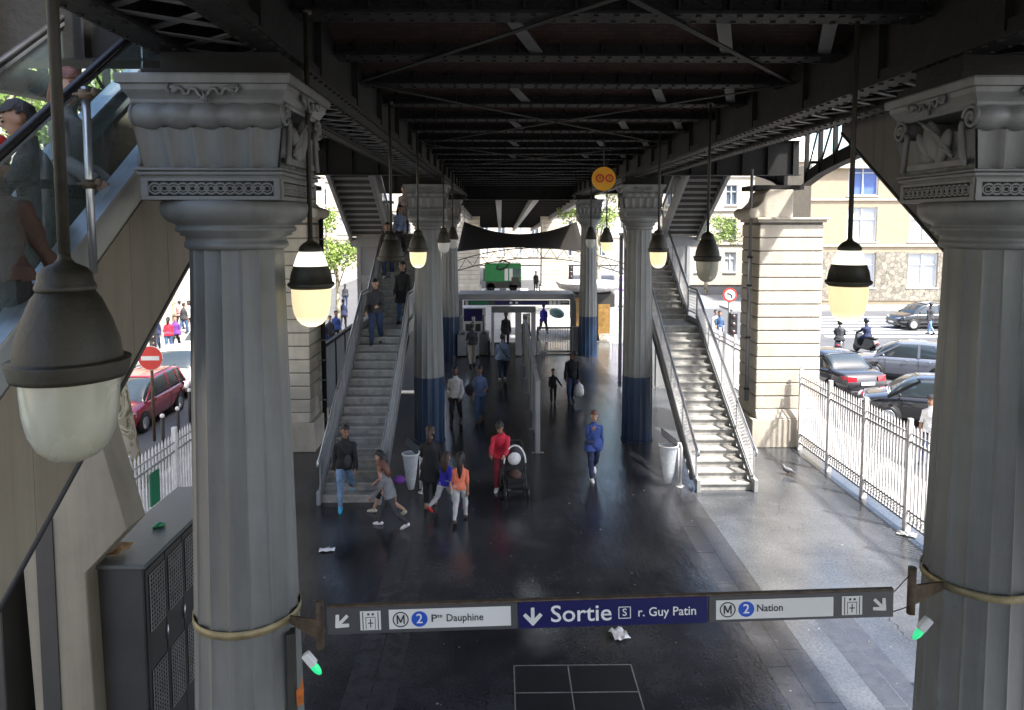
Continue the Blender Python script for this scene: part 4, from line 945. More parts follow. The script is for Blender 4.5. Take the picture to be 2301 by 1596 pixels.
# ================================================================== FENCES
def fence(label, X, ys, z1=2.1, pitch=.108):
    t = thing('railing_fence', label, 'fence', (X, ys[0], 0))
    for y in ys: 
        m = MB(); m.box((X-.04,y-.04,0),(X+.04,y+.04,z1+.12)); m.box((X-.055,y-.055,0),(X+.055,y+.055,.5)); m.build('post', 'fence_paint', t)
    for a, b in zip(ys[:-1], ys[1:]):
        n = max(2, int((b-a-.1)/pitch)); m = MB()
        for i in range(1, n):
            y = a+(b-a)*i/n; m.box((X-.011,y-.019,.14),(X+.011,y+.019,z1-.05)); m.add([(X-.011,y-.019,z1-.05),(X+.011,y-.019,z1-.05),(X+.011,y+.019,z1-.05),(X-.011,y+.019,z1-.05),(X,y,z1+.03)], [(0,1,4),(1,2,4),(2,3,4),(3,0,4)])
        m.build('railing_bars', 'fence_paint', t)
        r = MB()
        for z in (.16,.40,1.76): r.box((X-.022,a+.04,z),(X+.022,b-.04,z+.035))
        r.box((X-.015,a+.04,1.93),(X+.015,b-.04,1.95))
        for i in range(n):
            y = a+(b-a)*(i+.5)/n; r.tube([(X,y+.045*math.cos(q),.30+.055*math.sin(q)) for q in [2*math.pi*j/10 for j in range(11)]], .008, 5, False)
        r.build('rails', 'sheet_grey', t)
    return t
fence('pale railing fence with spiked bars along the right side of the hall', 7.92, [18.98-1.72*i for i in range(8)][::-1])
fence('pale railing fence behind the near left column along the left side of the hall', -6.05, [18.6-1.72*i for i in range(8)][::-1])
fence('railing fence beyond the right stone pier', 7.92, [21.0+1.72*i for i in range(5)])
t = thing('sheet_fence', 'low wall of grey sheet panels behind the left staircase', 'fence', (-5.3, 27, 0))
y = 20.6
while y < 33:
    MB().box((-5.33,y+.01,.28),(-5.29,y+1.38,2.25)).build('sheet', 'sheet_grey', t); y += 1.4
m = MB(); m.box((-5.37,20.5,2.26),(-5.25,33.2,2.36)); m.box((-5.35,20.5,.12),(-5.27,33.2,.2)); m.build('top_rail', 'girder_paint', t)
m = MB()
for i in range(10): m.box((-5.36,20.5+i*1.4,0),(-5.26,20.58+i*1.4,2.26))
m.build('posts', 'girder_paint', t)
# green notice on the left fence
p = tag(MB().box((-5.99,12.30,1.15),(-5.96,12.62,1.72)).build('notice_board', 'green_tarp'), 'small green notice tied to the left railing fence', 'notice')

# ================================================================== CENTRE BARRIER
t = thing('glass_barrier', 'row of tall grey barrier panels running down the middle of the hall to the gates', 'barrier', (.96, 18.7, 0))
yy = [18.7,20.9,23.1,25.4,27.8,30.4]
for i, y in enumerate(yy):
    x = .96+(y-18.7)*.006; m = MB(); m.box((x-.06,y,0),(x+.06,y+.22,1.92)); m.box((x-.16,y+.02,0),(x+.16,y+.12,.012)); m.build('post', 'sheet_grey', t, bevel=.008)
    if i < len(yy)-1:
        m = MB(); m.box((x-.012,y+.22,.12),(x+.012,yy[i+1],1.86)); m.build('panel', 'mesh_glass', t); m = MB(); m.box((x-.05,y+.2,1.87),(x+.05,yy[i+1],1.93)); m.build('cap_rail', 'sheet_grey', t)

# ================================================================== GATE LINE, SHELTER FRAME, KIOSKS, CANOPY
def px_box(name, m, par, x0, y0, x1, y1, Y, D=.12, bev=.0):
    a = atY(x0,y1,Y); b = atY(x1,y0,Y); q = MB().box((a.x,Y,a.z),(b.x,Y+D,b.z)); return q.build(name, m, par, bevel=bev)
F = thing('shelter_frame', 'low grey portal frame spanning the ticket gates with a sign strip below its beam', 'shelter', (.7, 33.4, 0))
px_box('beam','sheet_grey',F,1028,661,1292,674,33.3,1.9,.02)
for x in (1282,): px_box('post','sheet_grey',F,x,674,x+13,797,33.3,.25,.01)
px_box('post','sheet_grey',F,1031,674,1039,790,34.9,.25,.01)
stp = px_box('sign_strip','sign_grey',F,1042,675,1280,686,33.5,.1)
for a, b, mm in ((1056,1098,'green_tarp'),(1112,1230,'sign_blue')):
    px_box('colour_field',mm,stp,a,676,b,685.5,33.49,.008)
for a in (1045,1234,1243,1253): px_box('pictogram_plate','sign_white',stp,a,676,a+7,685.5,33.49,.008)
px_box('pictogram_plate','sign_white',stp,1262,677,1277,681,33.49,.008)
px_box('pictogram_plate','sign_white',stp,1145,678,1151,683,33.484,.004); px_box('pictogram_plate','sign_white',stp,1158,678,1164,683,33.484,.004)
Pt = thing('gate_portal', 'tall grey doorway frame of the wide ticket gate in front of the shelter', 'gate', (1.0,33,0))
px_box('lintel','cabinet_top',Pt,1104,691,1204,703,32.6,.5,.01)
for a, b in ((1104,1110),(1158,1172),(1194,1204)): px_box('jamb','sheet_grey',Pt,a,703,b,799,32.6,.5,.01)
px_box('door_leaf','mesh_glass',Pt,1174,705,1192,795,32.85,.03)
def turnstile(label, px, ybase, w, ytop, Y):
    t = thing('ticket_gate', label, 'ticket gate', tuple(atY(px,ybase,Y)), 0, 'ticket gates at the far end of the hall')
    px_box('housing','sheet_grey',t,px,ytop+ (ybase-ytop)*.45,px+w,ybase,Y,1.1,.015)
    px_box('wing_panel','mesh_glass',t,px+w*.35,ytop,px+w*.6,ytop+(ybase-ytop)*.5,Y+.3,.6)
    px_box('reader','black_plastic',t,px+w*.2,ytop+(ybase-ytop)*.43,px+w*.8,ytop+(ybase-ytop)*.45,Y-.02,.25)
    return t
turnstile('leftmost grey ticket gate beside the far left column with a tiny red light', 1028, 800, 20, 712, 32.4)
turnstile('grey ticket gate hidden behind the man in beige trousers', 1052, 800, 24, 715, 32.4)
turnstile('tall pale ticket gate just right of the man in beige trousers', 1078, 798, 18, 712, 32.9)
turnstile('low narrow gate post right behind the man in a light blue shirt', 1094, 792, 8, 748, 33.2)
turnstile('ticket gate at the right end of the doorway frame', 1206, 799, 8, 738, 32.8)
q = thing('ticket_machine', 'ticket machine with a dark blue screen behind the leftmost gates', 'machine', tuple(atY(1062,770,36)))
px_box('body','fence_paint',q,1040,691,1092,790,36,.5,.02); px_box('screen','sign_blue',q,1042,694,1084,722,35.98,.01); px_box('slot_panel','cabinet',q,1046,728,1080,745,35.98,.01)
gt = thing('wide_gate', 'silvery barred gate with dark top rail right of the doorway frame', 'gate', tuple(atY(1245,795,33.4)))
m = MB(); a = atY(1212,795,33.4); b = atY(1284,737,33.4)
for i in range(13): x = a.x+(b.x-a.x)*(i+.5)/13; m.box((x-.016,33.4,.08),(x+.016,33.43,b.z-.05))
m.build('bars', 'steel', gt); MB().box((a.x,33.38,b.z-.04),(b.x,33.46,b.z+.04)).build('top_rail', 'black_plastic', gt); MB().box((a.x,33.38,.02),(b.x,33.46,.12)).build('bottom_rail', 'sheet_grey', gt)
px_box('post','sheet_grey',gt,1286,735,1303,797,33.0,.3,.01); px_box('post','sheet_grey',gt,1206,735,1212,797,33.4,.15,.01)
# fabric canopy over the forecourt with its trussed arch
cn = thing('fabric_canopy', 'dark stretched fabric canopy sagging between two peaks above the far gates', 'canopy', (.9,37,4.4))
Yc = 37.0; pl = atY(1040,498,Yc); pr = atY(1302,498,Yc); mid = atY(1165,527,Yc); bl = atY(1024,566,Yc); br = atY(1318,566,Yc)
m = MB(); nx, ny = 25, 9; vs = []
for j in range(ny):
    v = j/(ny-1)
    for i in range(nx):
        u = i/(nx-1); xt = pl.x+(pr.x-pl.x)*u; zt = mid.z+(pl.z-mid.z)*(2*u-1)**2
        xb = bl.x+(br.x-bl.x)*u; zb_ = bl.z+.22*(1-(2*u-1)**2)
        s_ = math.sin(v*math.pi/2)
        vs.append((xt+(xb-xt)*v**.8, Yc+1.4*(1-v)**1.5 + .0, zt+(zb_-zt)*s_))
m.add(vs, [(j*nx+i,j*nx+i+1,(j+1)*nx+i+1,(j+1)*nx+i) for j in range(ny-1) for i in range(nx-1)], True)
for j in range(ny):   # rear half
    pass
s0 = len(m.v); back = [(v[0], Yc+1.4+(Yc+1.4-v[1])+.0, v[2]) for v in vs]; m.add(back, [(j*nx+i,j*nx+i+1,(j+1)*nx+i+1,(j+1)*nx+i) for j in range(ny-1) for i in range(nx-1)], True)
o = m.build('fabric', 'fabric_canopy', cn); sm = o.modifiers.new('s','SOLIDIFY'); sm.thickness = .01
m = MB(); xa, xb = atY(1000,585,Yc).x, atY(1408,600,Yc).x; prev = None; n = 26
for i in range(n+1):
    u = i/n; x = xa+(xb-xa)*u; q_ = 1-(2*u-1)**2; z0 = 3.35+.85*q_; z1 = z0+.52
    if prev: m.bar(prev[0],(x,Yc,z0),.05,.05); m.bar(prev[1],(x,Yc,z1),.05,.05); m.bar(prev[0] if i % 2 else prev[1],(x,Yc,z1) if i % 2 else (x,Yc,z0),.03,.03)
    prev = ((x,Yc,z0),(x,Yc,z1))
m.build('trussed_arch', 'cable', cn)
for x in (xa, xb): MB().tube([(x,Yc,0),(x,Yc,3.9)], .05, 8).build('mast', 'girder_paint', cn)
for x, px in ((pl.x,1),(pr.x,-1)): MB().tube([(x,Yc+1.4,pl.z),(x,Yc+1.4,7.0)], .015, 6).build('stay', 'cable', cn)
# kiosk roof and kiosk
kc = atY(1325,640,38)
t = thing('kiosk', 'kiosk with a pale round dish roof and yellow poster boards right of the far column', 'kiosk', (kc.x, 38, 0))
MB().lathe([(.02,2.35),(1.0,2.42),(1.6,2.6),(1.78,2.9),(1.70,2.92),(1.5,2.8),(.02,2.7)], (kc.x,38,0), 40).build('roof', 'fence_paint', t)
a = atY(1292,700,36.5); b = atY(1384,700,36.5)
MB().box((a.x,36.9,0),(b.x,38.8,2.4)).build('body', 'cabinet', t, bevel=.02)
mat('poster_ochre', (.28,.16,.045), .5, 0, .35, 5); mat('poster_mix', (.55,.5,.42), .5, 0, .6, 9)
MB().box((a.x+.05,36.86,.5),(a.x+.45,36.88,2.2)).build('poster', 'poster_ochre', t); px_box('poster','poster_ochre',t,1344,684,1371,760,36.86,.02); px_box('poster','poster_mix',t,1346,750,1372,797,36.8,.02)
px_box('door','sheet_grey',t,1373,690,1379,797,36.86,.03)
t = thing('side_gate', 'white barred side gate between the kiosk and the right column', 'gate', tuple(atY(1385,780,36)))
a = atY(1370,781,36); b = atY(1412,693,36); m = MB(); n = 9
for i in range(n+1): x = a.x+(b.x-a.x)*i/n; m.box((x-.022,36,a.z+.05),(x+.022,36.03,b.z))
m.build('bars', 'white_paint', t); m = MB(); m.box((a.x,35.98,a.z+.05),(b.x,36.05,a.z+.13)); m.box((a.x,35.98,b.z-.05),(b.x,36.05,b.z+.03)); m.box((a.x,35.98,0),(a.x+.08,36.05,b.z)); m.build('frame', 'white_paint', t)
# poster pillar glimpsed between the right columns
mat('poster_lilac', (.72,.58,.78), .4, 0, .1, 3, emit=(.8,.6,.9), estr=.2)
mat('poster_violet', (.25,.13,.6), .4, 0, .1, 3)
t = thing('advertising_panel', 'pale lilac backlit advertising panel with violet marks beyond the side gate', 'advertising panel', tuple(atY(1394,690,42)))
px_box('case','white_paint',t,1379,618,1412,688,42,.2,.05); px_box('poster','poster_lilac',t,1382,622,1410,684,41.98,.01)
for a in ((1386,636,1392,652),(1396,650,1406,654),(1394,660,1398,672),(1400,668,1408,671),(1390,628,1400,631)): px_box('violet_mark','poster_violet',t,*a,41.96,.01)
MB().box((atY(1390,690,42).x,42.05,0),(atY(1400,690,42).x,42.15,1.4)).build('leg', 'girder_paint', t)
mat('lens_dark', (.05,.03,.03), .2, 0, .4, 9)
# signals, road signs
def traffic_light(label, px, ytop, ybase, Y, n=3):
    a = atY(px,ytop,Y); z0 = max(0,atY(px,ybase,Y).z)
    t = thing('traffic_light', label, 'traffic light', (a.x,Y,z0), 0, 'traffic lights around the crossing')
    MB().tube([(a.x,Y,0),(a.x,Y,a.z-.1)], .06, 10).build('pole', 'girder_paint', t)
    h = MB().box((a.x-.14,Y-.12,a.z-.85),(a.x+.14,Y+.06,a.z)).build('signal_head', 'black_plastic', t, bevel=.03)
    for i in range(n): q = MB(); q.lathe([(.001,0),(.09,0),(.09,-.03)], n=16); q.xf(Matrix.Translation((a.x,Y-.125,a.z-.16-.27*i)) @ Matrix.Rotation(math.pi/2,4,'X')); q.build('lens', 'lens_dark', h)
traffic_light('black traffic light beyond the far gates just left of the far right column', 1283, 597, 690, 46)
traffic_light('traffic light seen between the right staircase and the stone pier', 1647, 702, 960, 25.5)
traffic_light('dark traffic light on the street left of the near column', 344, 735, 800, 30)
def road_sign(label, px, py, rpx, Y, kind):
    c = atY(px,py,Y); r = rpx*Y/1650
    t = thing('road_sign', label, 'road sign', (c.x,Y,0))
    def dsc(ro, ri, y0, m, name, par=None):
        q = MB(); n = 40; vs = [(c.x+ro*math.cos(2*math.pi*i/n),y0,c.z+ro*math.sin(2*math.pi*i/n)) for i in range(n)]+[(c.x+ro*math.cos(2*math.pi*i/n),y0+.012,c.z+ro*math.sin(2*math.pi*i/n)) for i in range(n)]
        return q.add(vs, [tuple(range(n)),tuple(range(n,2*n))]+[(i,(i+1)%n,(i+1)%n+n,i+n) for i in range(n)]).build(name, m, par or t)
    if kind == 'entry':
        f = dsc(r, 0, Y, 'white_paint', 'face'); dsc(r*.95, 0, Y-.014, 'red_paint', 'red_disc', f); MB().box((c.x-r*.72,Y-.022,c.z-r*.17),(c.x+r*.72,Y-.016,c.z+r*.17)).build('white_bar', 'white_paint', f)
    else:
        f = dsc(r, 0, Y, 'red_paint', 'face'); dsc(r*.74, 0, Y-.014, 'white_paint', 'white_disc', f)
        q = MB(); q.tube([(c.x+r*.3,Y-.018,c.z-r*.45),(c.x+r*.26,Y-.018,c.z-r*.05),(c.x+.0,Y-.018,c.z+r*.15),(c.x-r*.4,Y-.018,c.z+r*.25)], r*.09, 6); q.build('arrow', 'sign_ink', f)
    MB().tube([(c.x,Y+.05,0),(c.x,Y+.05,c.z+r*.5)], .04, 10).build('pole', 'bracket_rust' if kind == 'entry' else 'girder_light', t)
road_sign('red no entry sign with white bar on a brown pole, left of the near column', 338, 805, 28, 19.9, 'entry')
road_sign('red ringed no left turn sign between the right staircase and the stone pier', 1640, 663, 16, 26, 'turn')
# bollards beyond the left fence
for i, (px, py) in enumerate(((402,1010),(368,1030),(428,960))):
    q = G(px, py); t = thing('bollard', ['dark street bollard with a white ball top beside the red car','dark street bollard just left of another, near the fence','dark bollard nearest to the column edge on the left pavement'][i], 'bollard', (q.x,q.y,0), 0, 'bollards on the left pavement')
    MB().tube([(q.x,q.y,0),(q.x,q.y,1.05)], .045, 10).build('shaft', 'cable', t); MB().ell((q.x,q.y,1.1),(.06,.06,.06)).build('ball', 'white_paint', t)
# papers on the floor
for i, (px, py, w, d, rz, lab) in enumerate(((735,1238,.28,.14,.1,'white scrap of paper on the floor right of the near left column'),(2037,1202,.34,.2,-.6,'white sheet of paper at the foot of the right fence'),(1392,1432,.22,.3,.3,'crumpled white paper on the floor just below the long sign'),(915,1078,.05,.14,-.9,'thin white wrapper on the floor beside the left litter bag'))):
    q = G(px,py); m = MB(); vs = []; n = 5
    for a in range(n):
        for b in range(n): vs.append((w*(a/(n-1)-.5), d*(b/(n-1)-.5), .012+(.02+.05*(i == 2))*abs(math.sin(a*1.7+b*1.1+i))))
    m.add(vs, [(a*n+b,(a+1)*n+b,(a+1)*n+b+1,a*n+b+1) for a in range(n-1) for b in range(n-1)], True); m.xf(Matrix.Translation((q.x,q.y,0)) @ Matrix.Rotation(rz,4,'Z'))
    o = tag(m.build('paper_scrap', 'white_paint'), lab, 'paper', 'litter on the floor'); s_ = o.modifiers.new('s','SOLIDIFY'); s_.thickness = .003
# ================================================================== PEOPLE
from mathutils import noise as mnoise
mat('skin_light', (.46,.27,.19), .5, 0, .08, 20); mat('skin_tan', (.30,.16,.10), .5, 0, .08, 20); mat('skin_dark', (.11,.055,.035), .5, 0, .08, 20)
mat('face_dark', (.02,.012,.01), .4, 0, 0); mat('face_lip', (.30,.09,.08), .5, 0, 0)
def cloth(n, c, var=.22): 
    return mat('cloth_'+n, c, .85, 0, var, 9, .35, 60)
cloth('black', (.012,.012,.014)); cloth('charcoal', (.035,.035,.04)); cloth('grey', (.17,.17,.18)); cloth('lightgrey', (.42,.42,.43)); cloth('white', (.7,.7,.7)); cloth('denim', (.05,.10,.20), .4); cloth('denim_light', (.16,.25,.38), .5); cloth('denim_dark', (.025,.045,.10), .3)
cloth('navy', (.018,.025,.07)); cloth('blue', (.03,.06,.22)); cloth('royal', (.02,.02,.30)); cloth('slate', (.09,.13,.24)); cloth('coral', (.75,.20,.11)); cloth('crimson', (.50,.02,.05)); cloth('beige', (.46,.42,.34)); cloth('skyblue', (.26,.34,.52)); cloth('tan', (.28,.17,.10)); cloth('purple', (.14,.04,.25)); cloth('red', (.55,.03,.03)); cloth('brown', (.07,.04,.03)); cloth('stripe', (.30,.25,.22), .5); cloth('pink', (.6,.33,.32)); cloth('maroon', (.20,.015,.03)); cloth('cyan', (.05,.38,.6))
mat('hair_black', (.008,.007,.007), .55, 0, .3, 30, .4, 90, stretch=(1,1,.3)); mat('hair_brown', (.035,.018,.012), .55, 0, .35, 30, .4, 90, stretch=(1,1,.3)); mat('hair_auburn', (.12,.045,.03), .55, 0, .35, 30, .4, 90, stretch=(1,1,.3)); mat('hair_grey', (.25,.2,.16), .6, 0, .3, 30)
def make_person(label, loc, yaw, h=1.72, legs=((25,5),(-20,25)), arms=((-15,8,15,0),(20,8,20,0)), lean=3, head=(0,0), skin='skin_light', top=('grey','long',-.08), bottom=('denim','long'), shoes='white', hair=('hair_black','short'), skirt=None, voxel=.013, child=False, build=1.0, lift=0., cap=None, group=None, outer=None):
    """legs: (thigh forward, knee bend) right then left; arms: (forward, out, elbow, inward) right then left; local +y is the way the person faces"""
    s = h/1.75; hs = 1.12 if not child else 1.32
    t = thing('person', label, 'person', loc, yaw, group, world=False)
    bones = []; vs_mb = MB()
    V = Vector
    arms = tuple((a_[0], a_[1]*.6, a_[2], a_[3]) for a_ in arms)
    ends = []; low = 0
    for (a, b), sx in zip(legs, (1,-1)):
        a, b = R(a), R(b); hip = V((sx*.095,0,0)); kn = hip+V((sx*.01, math.sin(a), -math.cos(a)))*.435; an = kn+V((0, math.sin(a-b), -math.cos(a-b)))*.415
        ends.append((hip, kn, an, a-b)); low = min(low, an.z-.075)
    zp = -low
    l = R(lean); sp = V((0, math.sin(l), math.cos(l))); pel = V((0,0,zp)); rt = V((1,0,0)); fw = V((0, math.cos(l), -math.sin(l)))
    def spine(d): return pel+sp*d
    # torso rings
    prof = [(-.09,.10,.085),(-.03,.165,.12),(.04,.168,.122),(.14,.140,.105),(.24,.150,.11),(.34,.158,.115),(.42,.158,.10),(.465,.12,.085),(.50,.07,.065),(.53,.054,.056),(.62,.05,.054)]
    n = 20; vs = []
    for d, rx, ry in prof:
        c = spine(d)
        for k in range(n):
            g = 2*math.pi*k/n; vs.append(c+rt*(rx*build*math.cos(g))+fw*(ry*build*math.sin(g)))
    m = len(prof); vs_mb.add(vs, [(i*n+k,i*n+(k+1)%n,(i+1)*n+(k+1)%n,(i+1)*n+k) for i in range(m-1) for k in range(n)]+[tuple(range(n))[::-1],tuple(range((m-1)*n,m*n))])
    bones.append(('torso', spine(.06), spine(.46), .14)); bones.append(('neck', spine(.50), spine(.57), .05)); bones.append(('pelvis', spine(-.06), spine(.0), .14))
    # head
    hp = spine(.60); HM = Matrix.Rotation(R(head[0]), 3, 'Z') @ Matrix.Rotation(R(-head[1])-l*.5, 3, 'X')
    hc = hp+HM @ V((0,.015,.115*hs)); 
    def H(x,y,z): return hc+HM @ (V((x,y,z))*hs)
    vs_mb.ell(hc+HM @ V((0,-.01,.02)), (.074*hs,.094*hs,.098*hs), 18, 12, HM); vs_mb.ell(H(0,.022,-.045), (.056*hs,.066*hs,.072*hs), 14, 10, HM)
    vs_mb.tube([H(0,.078,.018),H(0,.102,-.018),H(0,.088,-.03)], [.009*hs,.014*hs,.01*hs], 8)
    for sx in (-1,1): vs_mb.ell(H(sx*.077,-.008,-.008), (.012,.022,.032), 8, 6, HM)
    vs_mb.tube([hp-sp*.06, hc], .05, 10)
    bones.append(('head', H(0,0,-.05), H(0,-.01,.05), .09))
    # legs
    shoe = []
    for (hip, kn, an, sa), sx in zip(ends, (1,-1)):
        hip, kn, an = pel+hip, pel+kn, pel+an; mid = (kn+an)/2+V((0,-.012,0))
        vs_mb.tube([hip+V((0,0,.03)), hip-(hip-kn)*.3, kn, kn+(mid-kn)*.6, an+V((0,0,.05)), an], [.092*build,.088*build,.058*build,.058*build,.04,.038], 14)
        fd = V((0, math.cos(sa*.6), math.sin(sa*.6) if an.z > zp+low+.09 else 0)).normalized()
        f0 = an-fd*.05+V((0,0,-.035)); f1 = an+fd*.17+V((0,0,-.05))
        vs_mb.tube([an-fd*.06+V((0,0,-.03)), an+fd*.02+V((0,0,-.035)), an+fd*.10+V((0,0,-.045)), an+fd*.175+V((0,0,-.052))], [.034,.042,.038,.022], 12)
        bones.append(('thigh', hip, kn, .08)); bones.append(('shin', kn, an+V((0,0,.03)), .05)); bones.append(('foot', f0, f1, .045))
        shoe.append((an, fd))
    # arms
    hands = []
    for (p, q, e, inw), sx in zip(arms, (1,-1)):
        p, q, e = R(p), R(q), R(e); sh = spine(.415)+rt*(sx*.160*build)
        ua = V((sx*math.sin(q), math.sin(p), -math.cos(p)*math.cos(q))).normalized(); el = sh+ua*.285
        fa = V((-sx*math.sin(R(inw)), math.sin(p+e), -math.cos(p+e))).normalized(); wr = el+fa*.25
        vs_mb.tube([spine(.43)+rt*sx*.10, sh, el-(el-sh)*.45, el, el+(wr-el)*.35, wr], [.050,.050*build,.040*build,.036,.036,.025], 12)
        bones.append(('uarm', sh, el, .05)); bones.append(('farm', el, wr, .04))
        side = fa.cross(V((1,0,0))*1.0).normalized()           # palm plane across
        pn = V((-sx,0,0)); pn = (pn-fa*pn.dot(fa)).normalized(); ac = fa.cross(pn)*sx  # pn palm normal (inward), ac across the knuckles
        if ac.y < 0: ac = -ac
        pc = wr+fa*.05
        # palm
        vs_mb.tube([wr-fa*.01, pc-fa*.01, pc+fa*.035], [.025,.036,.034], 10, sq=(1,1))
        kn0 = wr+fa*.085
        for j, ln in enumerate((.068,.076,.07,.056)):
            b0 = kn0+ac*(.030-.020*j); b1 = b0+fa*ln*.5+pn*.012; b2 = b1+fa*ln*.3+pn*.028
            vs_mb.tube([b0-fa*.03, b0, b1, b2], [.0115,.0115,.0105,.009], 7)
        th = wr+fa*.03+ac*.03; vs_mb.tube([th, th+ac*.022+fa*.03+pn*.01, th+ac*.022+fa*.06+pn*.022], [.014,.012,.009], 7)
        bones.append(('hand', wr+fa*.015, wr+fa*.14, .035)); hands.append(wr+fa*.07)
    me = bpy.data.meshes.new('body'); me.from_pydata([tuple(v) for v in vs_mb.v], [], vs_mb.f)
    bm = bmesh.new(); bm.from_mesh(me); bmesh.ops.recalc_face_normals(bm, faces=bm.faces); bm.to_mesh(me); bm.free()
    tmp = bpy.data.objects.new('tmp', me); COL.objects.link(tmp); r = tmp.modifiers.new('r','REMESH'); r.mode = 'VOXEL'; r.voxel_size = voxel; r.use_smooth_shade = True
    dg = bpy.context.evaluated_depsgraph_get(); dg.update(); bme = bpy.data.meshes.new_from_object(tmp.evaluated_get(dg)); bpy.data.objects.remove(tmp)
    N = len(bme.vertices); co = np.empty(N*3); bme.vertices.foreach_get('co', co); co = co.reshape(-1,3)
    # light smoothing of voxel steps
    ed = np.empty(len(bme.edges)*2, dtype=np.int64); bme.edges.foreach_get('vertices', ed); ed = ed.reshape(-1,2)
    for _ in range(2):
        acc = np.zeros_like(co); cnt = np.zeros(N)
        np.add.at(acc, ed[:,0], co[ed[:,1]]); np.add.at(acc, ed[:,1], co[ed[:,0]]); np.add.at(cnt, ed[:,0], 1); np.add.at(cnt, ed[:,1], 1)
        co = co*.5+.5*acc/np.maximum(cnt,1)[:,None]
    D = np.empty((len(bones), N))
    for i, (nm, a, b, rr) in enumerate(bones):
        a = np.array(a); b = np.array(b); ab = b-a; u = np.clip(((co-a)@ab)/max(ab@ab,1e-9), 0, 1); D[i] = np.linalg.norm(co-(a+u[:,None]*ab), axis=1)/rr
    lab = np.argmin(D, axis=0); names = np.array([b[0] for b in bones]); L = names[lab]
    sp_ = np.array(sp); tt = (co-np.array(pel))@sp_
    bme.vertices.foreach_set('co', (co*s).ravel()); bme.update()
    nr = np.empty(N*3); bme.vertices.foreach_get('normal', nr); nr = nr.reshape(-1,3)
    polys = [tuple(p.vertices) for p in bme.polygons]
    bme.materials.clear(); bme.materials.append(MATS[skin])
    # face: eyes, brows and mouth set into the same mesh
    f = MB()
    for sx in (-1,1): f.ell(H(sx*.03,.083,.004)*s, (.013*s*hs,.009*s,.008*s*hs), 8, 6, HM); f.ell(H(sx*.03,.084,.028)*s, (.019*s*hs,.007*s,.005*s), 8, 5, HM)
    f.ell(H(0,.083,-.06)*s, (.022*s*hs,.008*s,.007*s), 8, 5, HM)
    bm = bmesh.new(); bm.from_mesh(bme); base = len(bm.verts); nv = [bm.verts.new(v) for v in f.v]; bm.verts.index_update()
    for i, fc in enumerate(f.f):
        try:
            ff = bm.faces.new([nv[q] for q in fc]); ff.smooth = True; ff.material_index = 1
        except ValueError: pass
    bm.to_mesh(bme); bm.free(); bme.materials.append(MATS['face_dark'])
    for p in bme.polygons: p.use_smooth = True
    bo = bpy.data.objects.new('body', bme); COL.objects.link(bo); bo.parent = t; bo['org'] = [0,0,0]
    def shell(name, mask, off, m, folds=.006, fs=7., parent=bo, flare=None):
        keep = [p for p in polys if all(mask[q] for q in p)]
        if not keep: return None
        idx = sorted({q for p in keep for q in p}); mp = {q:i for i,q in enumerate(idx)}
        pts = []
        for q in idx:
            c = Vector(co[q]*s); nn = Vector(nr[q]); o_ = off*s+folds*s*mnoise.noise(c*fs+Vector((yaw*3,h*5,0)))*1.6
            if flare is not None: o_ += flare(co[q])*s
            pts.append(c+nn*max(o_, .004))
        mm = bpy.data.meshes.new(name); mm.from_pydata([tuple(p) for p in pts], [], [tuple(mp[q] for q in p) for p in keep])
        for p in mm.polygons: p.use_smooth = True
        mm.materials.append(MATS[m]); ob = bpy.data.objects.new(name, mm); COL.objects.link(ob); ob.parent = t; ob['org'] = [0,0,0]
        sd = ob.modifiers.new('s','SOLIDIFY'); sd.thickness = .006; sd.offset = -1
        return ob
    isn = lambda *a: np.isin(L, a)
    if bottom:
        legm = isn('thigh')|(isn('pelvis'))|(isn('torso')&(tt < .12))
        if bottom[1] == 'long': legm |= isn('shin')
        elif bottom[1] == 'crop': legm |= isn('shin')&(co[:,2] > .20)
        shell('trousers', legm, .012, 'cloth_'+bottom[0], .012, 9.)
    if top:
        mk = (isn('torso','pelvis')&(tt > top[2]))|(isn('thigh')&(tt > top[2]))
        mk |= isn('neck')&(tt < .50)
        if top[1] == 'long': mk |= isn('uarm','farm')
        elif top[1] == 'short': mk |= isn('uarm')
        shell('jacket' if outer else 'sweater', mk, .012 if not outer else .017, 'cloth_'+top[0], .015, 7.5, flare=lambda c: .02*max(0,(.15-(c[2]-zp)))/.15 if c[2] < zp+.15 else 0)
    if skirt:   # hanging lower part of a coat: (material, lower height)
        q = MB(); vs = []; n2 = 26; zt = zp+.10; zb2 = skirt[1]; mm_ = 7
        yoff = (ends[0][1].y+ends[1][1].y)*.3
        for i in range(mm_):
            u = i/(mm_-1); z = zt+(zb2-zt)*u; sprd = abs(ends[0][1].y-ends[1][1].y)*.5*u
            for k2 in range(n2):
                g = 2*math.pi*k2/n2; w = 1+.05*u*math.sin(g*6+1); vs.append(((.18+.055*u)*w*math.cos(g)*build*s, ((.135+.05*u+sprd)*w*math.sin(g)+yoff*u)*s, z*s))
        q.add(vs, [(i*n2+k2,i*n2+(k2+1)%n2,(i+1)*n2+(k2+1)%n2,(i+1)*n2+k2) for i in range(mm_-1) for k2 in range(n2)], True)
        ob = q.build('coat_skirt', 'cloth_'+skirt[0], t, world=False); sd = ob.modifiers.new('s','SOLIDIFY'); sd.thickness = .008
    for (an, fd) in shoe:
        q = MB(); A = (an+V((0,0,0)))*s
        q.tube([(an-fd*.078+V((0,0,-.034)))*s,(an-fd*.03+V((0,0,-.02)))*s,(an+fd*.06+V((0,0,-.035)))*s,(an+fd*.14+V((0,0,-.047)))*s,(an+fd*.195+V((0,0,-.055)))*s], [.036*s,.050*s,.047*s,.042*s,.022*s], 12)
        q.build('shoe', ('cloth_' if 'cloth_'+shoes in MATS else '')+shoes, t, world=False)
